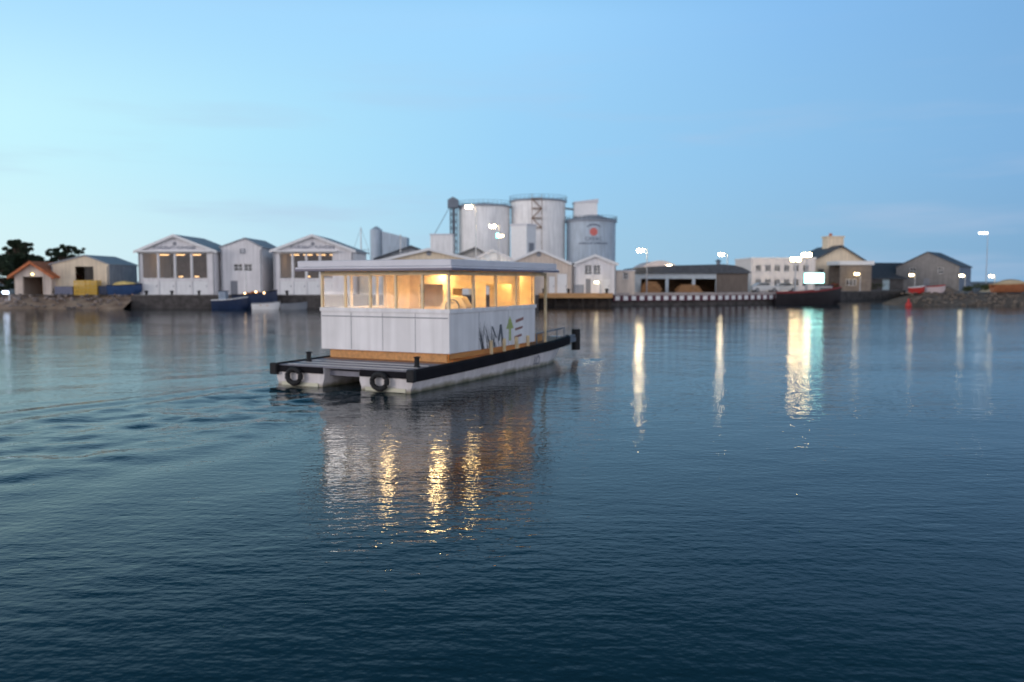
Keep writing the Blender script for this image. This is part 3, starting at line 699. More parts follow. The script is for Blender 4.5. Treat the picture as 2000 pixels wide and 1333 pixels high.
# derrick masts beside it
def mast(px, ptop, D, label, r_=.12, arms=()):
    H = zh(ptop, D); t_ = thing('mast', label, 'boat mast', (X(px, D), D, GZ))
    MB().tube([(0, 0, 0), (0, 0, H)], [r_, r_*.5], 8).build('pole', STEEL, t_)
    m = MB(); m.tube([(-1.0, 0, H*.66), (1.0, 0, H*.66)], .04, 5); m.build('spreader', STEEL, t_)
    m = MB()
    for s_ in (-1, 1): m.tube([(s_*1.9, 0, .0), (s_*1.0, 0, H*.66), (0, 0, H-.1)], .018, 4)
    m.build('shroud', DSTEEL, t_); return t_
mast(706, 444, 112, 'tall thin mast left of the pale slim bin'); mast(783, 458, 112, 'thin mast right of the pale slim bin')

# ------------------------------------------------------------------ lamps
LAMPG = 'street lamps along the quay'
def lamp_mat(k):
    return {'w': emis('lamp_white', (1, .78, .48), 60), 'W': emis('lamp_strong', (1, .72, .38), 120), 'y': emis('lamp_yellow', (1, .76, .38), 14),
            's': emis('lamp_small', (1, .80, .46), 18), 'b': emis('lamp_blue', (.62, .75, 1), 9), 'f': emis('lamp_far', (1, .93, .82), 6)}[k]
def lamp(px, py, D, kind, label, sx=.42, sz=.2, arm=.9, gz=GZ):
    t_ = thing('street_lamp', label, 'street lamp', (X(px, D) - arm*0 + arm, D, gz), 0, LAMPG)
    H = Z(py, D) - gz
    MB().tube([(0, 0, 0), (0, 0, .8), (0, 0, H+.15)], [.11, .085, .055], 8).build('post', STEEL, t_)
    MB().tube([(0, 0, H+.1), (-arm*.55, 0, H+.26), (-arm+sx*.4, 0, H+.24)], .04, 6).build('arm', STEEL, t_)
    m = MB(); m.prism([(-arm-sx, H+sz*.9), (-arm+sx, H+sz*.9), (-arm+sx*.8, H+sz*1.5), (-arm-sx*.8, H+sz*1.5)], -.2, .2); hd = m.build('lamp_head', STEEL, t_)
    m = MB(); m.prism([(-arm-sx*.8, H-sz*.7), (-arm+sx*.8, H-sz*.7), (-arm+sx*.96, H+sz*.87), (-arm-sx*.96, H+sz*.87)], -.18, .18); m.build('lens', lamp_mat(kind), hd)
    return t_
lamp(916, 405, 109, 'W', 'tall mast lamp shining in front of the left silo top')
lamp(962, 443, 112, 'W', 'tall lamp in front of the gap between the silos')
lamp(1250, 490, 113, 'W', 'tall lamp above the low white annexe')
lamp(1306, 521, 126, 'w', 'short lamp over the pale arched roof', sx=.35)
lamp(1408, 498, 124, 'w', 'lone lamp above the right end of the long boat shed', sx=.35)
lamp(1673, 536, 140.5, 'y', 'first of four low lamps before the long dark shed, leftmost', .35, .22, .6)
lamp(1780, 538, 146, 'y', 'second of four low lamps, above the painted orange light patch', .35, .22, .6)
lamp(1878, 539, 146, 's', 'third of four low lamps, in front of the grey gabled house', .35, .22, .6)
lamp(1936, 540, 146, 's', 'last of four low lamps, rightmost over the bank', .35, .22, .6)
lamp(1917, 456, 170, 'f', 'tall faint lamp high above the grey gabled house', .9, .2, .9)
lamp(1165, 552, 101.5, 's', 'low warm lamp on the landing deck before the harbour office', .22, .14, .5, gz=1.562)
lamp(10, 572, 94.5, 'b', 'low blue white lamp on the bank at the left edge', .3, .18, .4, gz=.9)
# floodlights beside the white screen
for px, py, lab, sz_ in ((1553, 507, 'lower of two floodlight masts left of the bright white screen', .75), (1574, 498, 'upper floodlight mast beside the bright white screen', .75)):
    D = 126; t_ = thing('floodlight', lab, 'floodlight', (X(px, D), D, GZ), 0, 'floodlight masts by the white screen'); H = Z(py, D)-GZ
    MB().tube([(0, 0, 0), (0, 0, H-.3)], [.14, .09], 8).build('post', STEEL, t_)
    MB().box(-sz_, sz_, -.06, .2, H-.42, H-.3).build('bracket', STEEL, t_)
    for k in (-1, 1):
        h_ = MB().box(k*sz_*.52-.34, k*sz_*.52+.34, -.05, .22, H-.29, H+.27).build('lamp_head', DSTEEL, t_)
        MB().box(k*sz_*.52-.3, k*sz_*.52+.3, -.09, -.053, H-.25, H+.23).build('lens', emis('flood_lens', (1, .70, .32), 60), h_)
        MB().box(k*sz_*.52-.28, k*sz_*.52+.28, .223, .25, H-.2, H+.2).build('rear_lens', emis('flood_lens_back', (1, .8, .5), 90), h_)
D = 121; t_ = thing('screen_sign', 'bright blank white lit screen on two posts beside the floodlights', 'lit sign', (X(1590, D), D, GZ))
sz0, sz1 = Z(553, D)-GZ, Z(534, D)-GZ
MB().tube([(-.9, .1, 0), (-.9, .1, sz0+.01)], .07).tube([(.9, .1, 0), (.9, .1, sz0+.01)], .07).build('post', STEEL, t_)
MB().box(-1.45, 1.45, 0, .22, sz0-.06, sz1+.06).build('housing', DSTEEL, t_); MB().box(-1.38, 1.38, -.03, -.003, sz0, sz1).build('screen', emis('screen_white', (.38, 1, .88), 6), t_)
# signal mast with a green light
D = 106; t_ = thing('signal_mast', 'thin signal mast with a green light before the silos', 'signal', (X(972, D), D, GZ)); H = Z(461, D)-GZ
MB().tube([(0, 0, 0), (0, 0, H-.2)], .06).build('pole', STEEL, t_)
MB().lathe([(.14, H-.2), (.16, H-.1), (.16, H+.25), (.05, H+.32)], n=12).build('green_light', emis('signal_green', (.1, 1, .6), 14), t_)
MB().box(.3, .75, -.1, .1, H-.1, H+.12).tube([(0, 0, H-.15), (.5, 0, H-.15)], .03).build('amber_light', emis('signal_amber', (1, .75, .4), 12), t_)

# ------------------------------------------------------------------ striped quay barrier
t_ = thing('quay_barrier', 'white and maroon striped barrier along the quay edge right of the deck', 'barrier', (0, 0, 0))
pts = [Vector((X(1197, 103.7), 103.7)), Vector((X(1400, 107.7), 107.7)), Vector((X(1545, 113.7), 113.7))]
ln = [(pts[1]-pts[0]).length, (pts[2]-pts[1]).length]; tot = sum(ln)
def on(s_):
    if s_ < ln[0]: return pts[0] + (pts[1]-pts[0])*s_/ln[0], (pts[1]-pts[0]).normalized()
    return pts[1] + (pts[2]-pts[1])*(s_-ln[0])/ln[1], (pts[2]-pts[1]).normalized()
def seg(m, s0, s1, z0, z1, off=0.0, th=.18):
    a, d = on(s0+.001); b_, _ = on(s1-.001); n_ = Vector((d.y, -d.x))
    q = [a+n_*off, b_+n_*off, b_+n_*(off+th), a+n_*(off+th)]
    m.prism([(p.x, p.y) for p in q], z0, z1, 'z')
m = MB(); seg(m, 0, ln[0], .62, 1.28); seg(m, ln[0], tot, .62, 1.28); m.build('backing', MAROON, t_)
m = MB(); seg(m, 0, ln[0], 1.283, 1.62, -.3, .6); seg(m, ln[0], tot, 1.283, 1.62, -.3, .6); m.build('coping', mat('pale_concrete', (.42, .36, .34), .9, .15), t_)
ns = int(tot/1.08)
for k in range(ns):
    m = MB(); s_ = .25 + k*1.08; seg(m, s_, s_+.58, .70, 1.22, .183, .05); m.build('white_panel', TRIMW, t_)

# ------------------------------------------------------------------ small boats and quayside things
def boat(name, label, cat, px0, px1, py, D, hull_m, hgt=.9, beam=None, rz=0, zb=None, sheer=.35, extras=None, group=None, rail=None, flip=False):
    Lb = X(px1, D)-X(px0, D); bm_ = beam or Lb*.33
    zb = 0 if zb is None else zb
    t_ = thing(name, label, cat, (X((px0+px1)/2, D), D, zb), rz + (math.pi if flip else 0), group)
    rings = []; n_ = 14
    for i in range(n_+1):
        u = i/n_; x_ = -Lb/2 + Lb*u
        wd = bm_/2*(.78 + .22*math.sin(min(u*2, 1)*math.pi/2))*(1 if u < .55 else max(.03, math.cos((u-.55)/.45*math.pi/2)**.7))
        zt = hgt*(1 + sheer*(u**2.2)); kb = -.35*hgt + .0 if u < .8 else -.35*hgt + (u-.8)/.2*hgt*.55
        xx = x_ + (.0 if u < .8 else (u-.8)*.3)
        rings.append([(xx, -wd, zt), (xx, -wd*.86, zt*.35), (x_, -wd*.45, kb), (x_, 0, kb-.08), (x_, wd*.45, kb), (xx, wd*.86, zt*.35), (xx, wd, zt),
                      (xx, wd*.86, zt), (xx, wd*.74, zt*.45), (xx, -wd*.74, zt*.45), (xx, -wd*.86, zt)])
    MB().loft(rings).build('hull', hull_m, t_, smooth=True)
    if rail:
        m = MB()
        for s_ in (0, 6): m.tube([(r_[s_][0], r_[s_][1], r_[s_][2]+.03) for r_ in rings], .06 if Lb < 8 else .12, 5)
        m.build('rail', rail, t_)
    return t_, Lb, bm_, hgt
# boats by the narrow house
t_, Lb, bm_, hg = boat('fishing_boat', 'dark blue open boat moored before the big hall, white wheelhouse', 'boat', 414, 482, 578, 92.8, NAVY, .95, rail=TRIMW, group='boats moored at the stone quay')
m = MB(); m.box(-Lb*.28, -Lb*.08, -.5, .5, .5, 1.9); wh = m.build('wheelhouse', mat('pale_blue_paint', (.30, .38, .48), .5, .1), t_, bevel=.05)
MB().box(-Lb*.29, -Lb*.06, -.56, .56, 1.903, 1.98).build('roof', NAVY, wh); MB().box(-Lb*.26, -Lb*.1, -.51, -.503, 1.25, 1.7).build('pane', GLASS, wh)
t_, Lb, bm_, hg = boat('fishing_boat', 'dark blue boat with orange netting heaped on deck, left of the ferry', 'boat', 455, 540, 575, 93.6, NAVY, 1.5, rail=BLACK, group='boats moored at the stone quay')
r_ = random.Random(5); m = MB()
for k in range(70):
    a = r_.uniform(-Lb*.3, Lb*.3); b_ = r_.uniform(-.6, .6); z_ = 1.45 + r_.uniform(0, .45)*(1-abs(a)/(Lb*.34)); s_ = r_.uniform(.08, .2)
    m.tube([(a-s_, b_, z_), (a, b_+s_, z_+s_*.7), (a+s_, b_, z_)], .06, 5)
m.build('netting', mat('orange_netting', (.55, .24, .08), .8, .3), t_)
MB().tube([(-Lb*.2, 0, .7), (-Lb*.2, 0, 4.2)], .05).build('mast', STEEL, t_)
for k, (a, b_) in enumerate(((-.9, 1.6), (.3, 1.75), (1.2, 1.65))):
    MB().lathe([(0, b_), (.09, b_+.05), (.09, b_+.16), (0, b_+.2)], a, -.7, 8).build('deck_lamp', emis('deck_lamp', (1, .62, .28), 8), t_)
t_, Lb, bm_, hg = boat('dinghy', 'small white dinghy lying below the netting boat', 'boat', 492, 545, 592, 91.5, TRIMW, .62, rail=TRIM, group='boats moored at the stone quay')
MB().box(-Lb*.2, -Lb*.12, -.5, .5, .42, .47).box(Lb*.05, Lb*.13, -.5, .5, .42, .47).build('thwart', WOODQ, t_)
t_, Lb, bm_, hg = boat('dinghy', 'grey inflatable tender just left of the ferry cabin', 'boat', 548, 598, 592, 91.5, mat('grey_tube', (.2, .22, .25), .6, .1), .55, rail=mat('grey_tube', (.2, .22, .25)), group='boats moored at the stone quay')
MB().box(-Lb*.52, -Lb*.46, -.18, .18, .1, 1.0).build('outboard_motor', BLACK, t_, bevel=.04)
# left group
D = 98.2; cx = X(166, D); zb = GZ
t_ = thing('crate_stack', 'stack of yellow slatted crates in front of the cream workshop', 'crate stack', (cx, D, zb))
w_ = (X(190, D)-X(144, D))/2; n_c = 0
for j in range(4):
    for i in range(2):
        m = MB(); a = -w_ + i*w_ + .03; b_ = a + w_ - .06; z0 = j*.44; z1 = z0+.42
        for (y0, y1) in ((0, .05), (1.05, 1.1)):
            for q in range(3): m.box(a, b_, y0, y1, z0+.02+q*.135, z0+.12+q*.135)
            m.box(a, a+.07, y0+.051, y1+.03, z0+.02, z1); m.box(b_-.07, b_, y0+.051, y1+.03, z0+.02, z1)
        for q in range(3): m.box(a-.0, a+.05, .1, 1.02, z0+.02+q*.135, z0+.12+q*.135); m.box(b_-.05, b_, .1, 1.02, z0+.02+q*.135, z0+.12+q*.135)
        m.box(a+.06, b_-.06, .1, 1.0, z0+.02, z0+.05)
        m.build('crate', YEL, t_)
def container(px0, px1, py, D, label, m_, g='blue fish bins'):
    w_ = (X(px1, D)-X(px0, D))/2; H = Z(py, D)-GZ
    t_ = thing('fish_bin', label, 'bin', (X((px0+px1)/2, D), D, GZ), 0, g); m = MB()
    m.box(-w_, w_, 0, .06, .12, H); m.box(-w_, w_, 1.14, 1.2, .12, H); m.box(-w_, -w_+.06, .06, 1.14, .12, H); m.box(w_-.06, w_, .06, 1.14, .12, H); m.box(-w_+.06, w_-.06, .06, 1.14, .12, .2)
    for k in range(int(w_*2/.35)): m.box(-w_+.1+k*.35, -w_+.2+k*.35, -.04, -.002, .15, H-.1)
    m.build('body', m_, t_); m = MB(); m.box(-w_-.04, w_+.04, -.05, 1.25, H+.003, H+.07); m.build('lid', m_, t_)
    m = MB(); [m.box(a, a+.15, 0, 1.2, 0, .118) for a in (-w_+.05, -.07, w_-.2)]; m.build('skid', BLACK, t_)
container(106, 141, 561, 98.4, 'grey blue lidded bin left of the yellow crates', mat('grey_blue_bin', (.16, .17, .24), .6, .1))
container(192, 214, 560, 98.4, 'dark navy lidded bin right of the yellow crates', NAVY)
t_, Lb, bm_, hg = boat('skiff', 'dark blue skiff on land with a bright yellow cover', 'boat', 212, 276, 578, 97.6, BLUE, .75, beam=1.5, zb=GZ+.35, sheer=.25, rail=NAVY)
r_ = random.Random(3); rings = []
for i in range(9):
    u = i/8; xx = -Lb*.36 + Lb*.72*u; hh = .38*math.sin(math.pi*u)**.6 + .04 + r_.uniform(0, .1)
    rings.append([(xx, -.56, .8), (xx, -.35, .8+hh*.8), (xx, 0, .82+hh), (xx, .35, .8+hh*.8), (xx, .56, .8)])
MB().loft(rings).build('cover', YELC, t_, smooth=True)
m = MB(); [m.box(a-.08, a+.08, -.5, .5, -.33, -.26 if False else -.2) for a in (-1, 1)]; m.build('chock', WOODQ, t_)
# timber heaps in the long shed
for k, (a, b_, pt, lab) in enumerate(((1253, 1292, 550, 'rounded stack of brown timber in the left bay of the boat shed'), (1322, 1372, 553, 'wide stack of orange brown timber in the middle bay'))):
    D = 113.2 if k == 0 else 112.8; w_ = (X(b_, D)-X(a, D))/2; H = Z(pt, D)-GZ
    t_ = thing('timber_stack', lab, 'timber stack', (X((a+b_)/2, D), D, GZ), 0, 'timber stacks at the boat shed'); m = MB(); r_ = random.Random(k)
    rows = int(H/.2)
    for j in range(rows):
        ww = w_*math.sqrt(max(.15, 1-(j/rows)**2.2)); 
        for i in range(3): m.box(-ww+r_.uniform(-.15, .15), ww+r_.uniform(-.15, .15), i*.42, i*.42+.36, j*.2+.003, j*.2+.17)
    m.build('planks', mat('sawn_timber', (.42, .22, .10), .8, .3, 3, stretch=(.3, 3, 3)), t_)
# cars
def car(px, D, label, m_, rz=0, group='cars parked on the quay'):
    t_ = thing('parked_car', label, 'car', (X(px, D), D, GZ), rz, group)
    pr = [(-2.05, .32), (2.05, .32), (2.1, .62), (1.9, .82), (1.1, .92), (.55, 1.38), (-.75, 1.44), (-1.6, 1.0), (-2.05, .92)]
    rings = []
    for y_, s_ in ((-.84, .0), (-.80, .05), (.80, .05), (.84, .0)):
        rings.append([(p[0]*(1 if s_ else .985), y_ if p[1] < .95 else y_*.86, p[1]-(0 if s_ else .03)) for p in pr])
    MB().loft(rings).build('body', m_, t_, smooth=False, bevel=.03)
    w_ = MB()
    for s_ in (-1, 1):
        y_ = s_*.80
        w_.add([(.95, y_, .96), (.5, y_*.93, 1.33), (-.7, y_*.93, 1.38), (-1.4, y_, 1.0)], [(0, 1, 2, 3)])
    for v_ in range(len(w_.v)): w_.v[v_] = (w_.v[v_][0], w_.v[v_][1]*1.02, w_.v[v_][2])
    w_.build('window', mat('car_glass', (.02, .025, .03), .1, .05, spec=.8), t_)
    first = None
    for sx_ in (-1.3, 1.3):
        for sy_ in (-.78, .78):
            m = MB(); m.lathe([(0, -.1), (.22, -.1), (.31, -.07), (.31, .07), (.22, .1), (0, .1)], n=18)
            if first is None:
                first = MB().add([(p[0], p[2], p[1]) for p in m.v], m.f).build('wheel', BLACK, t_, smooth=True); o = first
                hb = MB(); hb.lathe([(0, -.112), (.17, -.105), (.17, .105), (0, .112)], n=12); hub = MB().add([(p[0], p[2], p[1]) for p in hb.v], hb.f).build('rim', STEEL, o)
            else:
                o = first.copy(); C.objects.link(o); h_ = hub.copy(); C.objects.link(h_); h_.parent = o
            o.location = (sx_, sy_, .31)
    for s_ in (-.6, .6): MB().box(2.07, 2.12, s_-.15, s_+.15, .6, .74).build('headlight', mat('lamp_glass', (.7, .7, .7), .2, .02), t_)
    return t_
car(1079, 101.0+3.5, 'blue and silver car parked before the cream hall by the landing deck', mat('car_blue', (.22, .28, .42), .3, .04, spec=.6), R(6))
car(1492, 128, 'white car parked at the left of the white block', mat('car_white', (.7, .7, .7), .3, .03, spec=.6), R(5))
car(1530, 129, 'pale grey car parked right of the white car', mat('car_grey', (.5, .52, .55), .3, .03, spec=.6), R(176))
car(1338, 121-13.2+2.3, 'dark car parked in front of the long boat shed', mat('car_dark', (.03, .035, .045), .3, .05, spec=.6), R(-4)) if False else None
# dark work boat with red rail, right of the striped barrier
t_, Lb, bm_, hg = boat('work_boat', 'large dark work boat with a red rail moored at the end of the striped barrier', 'boat', 1512, 1642, 590, 112, mat('black_hull', (.02, .018, .022), .5, .2), 1.5, beam=2.8, sheer=.45, rail=mat('dull_red', (.24, .05, .05), .6, .1), flip=False)
m = MB(); m.box(1.2, 3.0, -.8, .8, .9, 2.4); wh = m.build('wheelhouse', mat('dirty_white', (.42, .42, .43), .6, .1), t_, bevel=.06)
MB().box(1.35, 2.85, -.83, -.803, 1.75, 2.2).build('pane', mat('car_glass', (.02, .025, .03)), wh)
MB().box(1.1, 3.1, -.9, .9, 2.403, 2.5).build('roof', NAVY, wh)
# small boats at the right bank
boat('rowing_boat', 'small red rowing boat with white rail, drawn up at the tip of the right bank', 'boat', 1776, 1806, 575, 112.6, RED, .55, rail=TRIMW, zb=GZ+.22, group='small boats by the right bank')
boat('rowing_boat', 'small white boat just right of the red rowing boat', 'boat', 1808, 1846, 575, 113.2, mat('pinkish_white', (.6, .5, .5), .5, .05), .6, rail=RED, zb=GZ+.27, group='small boats by the right bank')
t_ = boat('skiff', 'orange hulled boat with a tan cover drawn up at the right edge', 'boat', 1938, 2012, 575, 112, ORANGE, .7, beam=1.8, zb=GZ+.45, rail=WOODQ)[0]
rings = []
for i in range(9):
    u = i/8; xx = -2 + 4*u; hh = .65*math.sin(math.pi*u)**.5 + .05; rings.append([(xx, -.75, .72), (xx, -.45, .72+hh*.85), (xx, 0, .74+hh), (xx, .45, .72+hh*.85), (xx, .75, .72)])
MB().loft(rings).build('cover', mat('tan_canvas', (.50, .40, .26), .8, .1, bump=.04), t_, smooth=True)
bu = MB(); bu.lathe([(0, -.35), (.28, -.25), (.38, 0), (.34, .3), (.16, .5), (.1, .85), (0, .9)], n=14)
o = tag(bu.build('buoy', RED, smooth=True), 'red mooring buoy floating by the tip of the right bank', 'buoy'); o.location = (X(1776, 103.5), 103.5, .05)
# dirt heap, containers on right bank
def heap(name, label, cat, px0, px1, ptop, D, m_, seed):
    r_ = np.random.default_rng(seed); w_ = (X(px1, D)-X(px0, D))/2; H = Z(ptop, D)-GZ; vv = []; ff = []; n_ = 20; k_ = 12
    for j in range(k_+1):
        for i in range(n_):
            a = 2*math.pi*i/n_; e = j/k_; rr = (1-e)
            vv.append((w_*rr*math.cos(a), w_*.6*rr*math.sin(a), H*(1-rr**1.6) + (r_.uniform(-.08, .08) if 0 < j < k_ else 0) + 0.01))
    for j in range(k_):
        for i in range(n_): ff.append((j*n_+i, j*n_+(i+1) % n_, (j+1)*n_+(i+1) % n_, (j+1)*n_+i))
    o = tag(MB().add(vv, ff).build(name, m_, smooth=True), label, cat); o.location = (X((px0+px1)/2, D), D+w_*.6, GZ); return o
heap('gravel_heap', 'tan heap of sand before the grey gabled house', 'heap', 1925, 1990, 553, 128, mat('tan_sand', (.42, .36, .26), .95, .15, 2, bump=.05), 4)
heap('soil_heap', 'low brown heap between the small boats and the sand heap', 'heap', 1815, 1885, 558, 124, MUD, 5)

# bollards along the stone quay
b0_ = None
for k, (px_, D_) in enumerate(((285, 95.8), (335, 95.8), (388, 95.8), (560, 95.8), (1062, 103.0), (1110, 103.0), (1185, 103.0))):
    z_ = GZ+.004 if D_ < 100 else 1.562
    lab_ = ['black bollard at the left end of the stone quay', 'black bollard below the second window of the left hall', 'black bollard at the right corner of the left hall', 'black bollard left of the ferry, before the second hall',
            'black bollard at the left end of the landing deck', 'black bollard in the middle of the landing deck', 'black bollard at the right end of the landing deck'][k]
    if b0_ is None:
        b0_ = MB().lathe([(.2, 0), (.14, .08), (.13, .38), (.22, .46), (.2, .54), (0, .58)], n=14).build('bollard', BLACK, smooth=True); o = b0_
    else: o = b0_.copy(); C.objects.link(o)
    o.location = (X(px_, D_), D_, z_); tag(o, lab_, 'bollard', 'mooring bollards')
# loose stones on the two banks
def rubble(x0, x1, y0, y1, n, seed, m_):
    r_ = random.Random(seed); m = MB()
    for k in range(n):
        x_, e = r_.uniform(x0, x1), r_.uniform(.08, .95); y_ = y0 + (y1-y0)*e; z_ = -.35 + (GZ+.4)*min(1, (e*1.15)**.8); s_ = r_.uniform(.08, .32)
        ring = lambda q, zz: [(x_+q*s_*math.cos(a)*r_.uniform(.7, 1.2), y_+q*s_*math.sin(a)*r_.uniform(.7, 1.2), z_+zz*s_) for a in [2*math.pi*i/7 for i in range(7)]]
        m.loft([ring(.8, -.4), ring(1, .0), ring(.85, .4), ring(.4, .65)])
    o = m.build('rubble', m_); o['kind'] = 'stuff'; return o
rubble(X(-10, 95), X(255, 95), 92.2, 97.2, 120, 1, mat('bank_stone', (.22, .18, .16), .9, .4, 2))
rubble(X(1790, 106), X(2030, 106), 104.2, 113, 150, 2, mat('bank_stone_dark', (.16, .13, .105), .9, .4, 2))
# gutters and downpipes on the white halls
for nm in ('boat_hall', 'boat_hall.001', 'boat_hall.002', 'house', 'harbour_office', 'workshop'):
    o = bpy.data.objects.get(nm)
    if not o: continue
    wv = [c for c in o.children if c.name.startswith('wall')][0].data.vertices; w2_ = max(v.co.x for v in wv); e_ = sorted({round(v.co.z, 2) for v in wv})[-2]
    for sg in (-1, 1): MB().tube([(sg*(w2_-.12), -.07, .02), (sg*(w2_-.12), -.07, e_-.3), (sg*(w2_+.05), -.10, e_-.12)], .05, 6).build('downpipe', TRIM, o)

# ------------------------------------------------------------------ trees and shrubs
LEAF = mat('pine_needles', (.018, .035, .018), .8, .4, 1.2, col2=(.035, .06, .03)); BARK = mat('bark', (.09, .065, .05), .9, .3, 4)
LEAF2 = mat('shrub_leaves', (.05, .075, .03), .8, .4, 2, col2=(.09, .11, .04))
def foliage(blobs, nleaf, size, seed):
    r_ = np.random.default_rng(seed); V_ = []; F_ = []; tot_ = sum(b_[3]*b_[4]*b_[5] for b_ in blobs)
    for (x_, y_, z_, a, b_, c_) in blobs:
        n_ = max(8, int(nleaf*a*b_*c_/tot_))
        d = r_.normal(size=(n_, 3)); d /= np.linalg.norm(d, axis=1)[:, None]; d *= (r_.random((n_, 1))**.33)*r_.uniform(.7, 1.12, (n_, 1))
        c0 = np.array([x_, y_, z_]) + d*np.array([a, b_, c_])
        u = r_.normal(size=(n_, 3)); u /= np.linalg.norm(u, axis=1)[:, None]; v_ = np.cross(u, r_.normal(size=(n_, 3))); v_ /= np.linalg.norm(v_, axis=1)[:, None]
        s_ = size*r_.uniform(.5, 1.3, (n_, 1)); o = len(V_)
        q = np.stack([c0-u*s_, c0+v_*s_*.5, c0+u*s_, c0-v_*s_*.5], 1).reshape(-1, 3)
        V_ += q.tolist(); F_ += [(o+4*i, o+4*i+1, o+4*i+2, o+4*i+3) for i in range(n_)]
    return V_, F_
def tree(label, px, D, blobs, trunk, seed, n=9000, size=.17, g='pines at the left edge'):
    t_ = thing('pine_tree', label, 'tree', (X(px, D), D, GZ), 0, g)
    m = MB(); m.tube(trunk, [.32-.2*i/(len(trunk)-1) for i in range(len(trunk))], 8); top = Vector(trunk[-1])
    for b_ in blobs: 
        c_ = Vector(b_[:3]); s_ = Vector(trunk[len(trunk)//2]); m.tube([s_, (s_+c_)/2 + Vector((0, 0, -.25)), c_], [.12, .08, .03], 6)
    m.build('trunk', BARK, t_)
    v_, f_ = foliage(blobs, n, size, seed); me_ = bpy.data.meshes.new('crown'); me_.from_pydata(v_, [], f_); me_.materials.append(LEAF)
    o = bpy.data.objects.new('crown', me_); C.objects.link(o); o.parent = t_
r_ = random.Random(9)
H = zh(466, 112)
def crown_blobs(cx0, W_, z0, z1, n, top, rs, seed, flat=.55):
    r_ = random.Random(seed); bl = []
    for k in range(n):
        x_ = cx0 + r_.uniform(-1, 1)*W_; lim = top(x_); z_ = r_.uniform(z0, max(z0+.3, lim-rs*flat)); s_ = rs*r_.uniform(.6, 1.15)
        bl.append((x_, r_.uniform(-1.5, 1.5), z_, s_, s_, s_*flat))
    return bl
def mass(seed, items, n=26):
    """crown clumps scattered inside a few overlapping lobes (cx, cz, rx, rz)"""
    r_ = random.Random(seed); bl = []
    for (cx_, cz_, rx, rz_) in items:
        for k in range(n):
            a = r_.uniform(0, 6.283); q = r_.random()**.5
            s_ = r_.uniform(.35, .75)*min(rx, rz_)*.75
            bl.append((cx_ + rx*q*math.cos(a), r_.uniform(-1.3, 1.3), cz_ + rz_*q*math.sin(a), s_*1.25, s_, s_*.7))
    return bl
H = zh(468, 112)
tree('tall dark pine with ragged crown at the left edge', 40, 112, mass(1, [(-.4, H-1.5, 1.6, 1.0), (.6, H-.8, .9, .6), (-1.2, H-3.0, 2.2, 1.3), (1.6, H-3.0, 1.8, 1.0), (0, 2.2, 2.6, 1.6)], 16), [(0, 0, 0), (.2, 0, 2), (0, 0, 4), (.3, 0, H-1)], 1, 26000, .2)
tree('dark bushy pine half outside the frame', -20, 109, mass(2, [(0, 4.6, 2.6, 1.1), (-1.5, 3.2, 3.0, 1.6), (1.2, 3.0, 2.6, 1.6), (0, 1.4, 3.2, 1.3)], 16), [(0, 0, 0), (.2, 0, 2), (0, 0, 3), (.3, 0, 4.6)], 2, 24000, .2)
H = zh(479, 114)
tree('flat-topped dark pine behind the orange-roofed boathouse', 122, 114, mass(3, [(-.6, H-.9, 2.2, .55), (1.1, H-.6, 1.4, .5), (.2, H-1.6, 2.3, .7)], 14), [(-.5, 0, 0), (-.2, 0, 2), (.2, 0, 3.6), (.4, 0, H-1)], 3, 12000, .17)
tree('dark understorey pine between the two taller pines', 80, 113, mass(8, [(-.6, 3.6, 1.9, 1.0), (.9, 3.3, 1.8, .9), (0, 1.8, 2.3, 1.4)], 14), [(0, 0, 0), (.2, 0, 2), (0, 0, 3), (.1, 0, 4)], 6, 14000, .18)
def shrub(label, px, D, w_, h_, zb, seed, g, m_=LEAF2):
    t_ = thing('shrub', label, 'shrub', (X(px, D), D, zb), 0, g); r_ = random.Random(seed)
    bl = [(r_.uniform(-w_, w_), r_.uniform(-.5, .5), h_*r_.uniform(.3, .8), w_*.4, .5, h_*.28) for _ in range(9)]
    m = MB(); [m.tube([(0, 0, -.1), b_[:3]], [.04, .015], 5) for b_ in bl]; m.build('stem', BARK, t_)
    v_, f_ = foliage(bl, 1600, .1, seed); me_ = bpy.data.meshes.new('foliage'); me_.from_pydata(v_, [], f_); me_.materials.append(m_)
    o = bpy.data.objects.new('foliage', me_); C.objects.link(o); o.parent = t_; return t_
s_ = shrub('green shrub with red flowers beyond the dark work boat', 1618, 128.5, 1.6, 1.5, GZ, 1, 'shrubs at the quay corner')
v_, f_ = foliage([(r.uniform(-1.4, 1.4), -.4, r.uniform(.7, 1.2), .3, .3, .2) for r in [random.Random(2)] for _ in range(8)], 160, .1, 7)
MB().add(v_, f_).build('blossom', RED, s_)
shrub('dark shrub on the wall foot below the long dark shed', 1700, 152, 2.6, 1.6, GZ, 3, 'shrubs at the quay corner')
shrub('pale green scrub on the right bank beside the sand heap', 1905, 121, 2.0, 1.3, GZ, 4, 'scrub on the right bank')
shrub('grey green scrub on the right bank at the frame edge', 1990, 124, 1.6, 1.7, GZ, 5, 'scrub on the right bank')

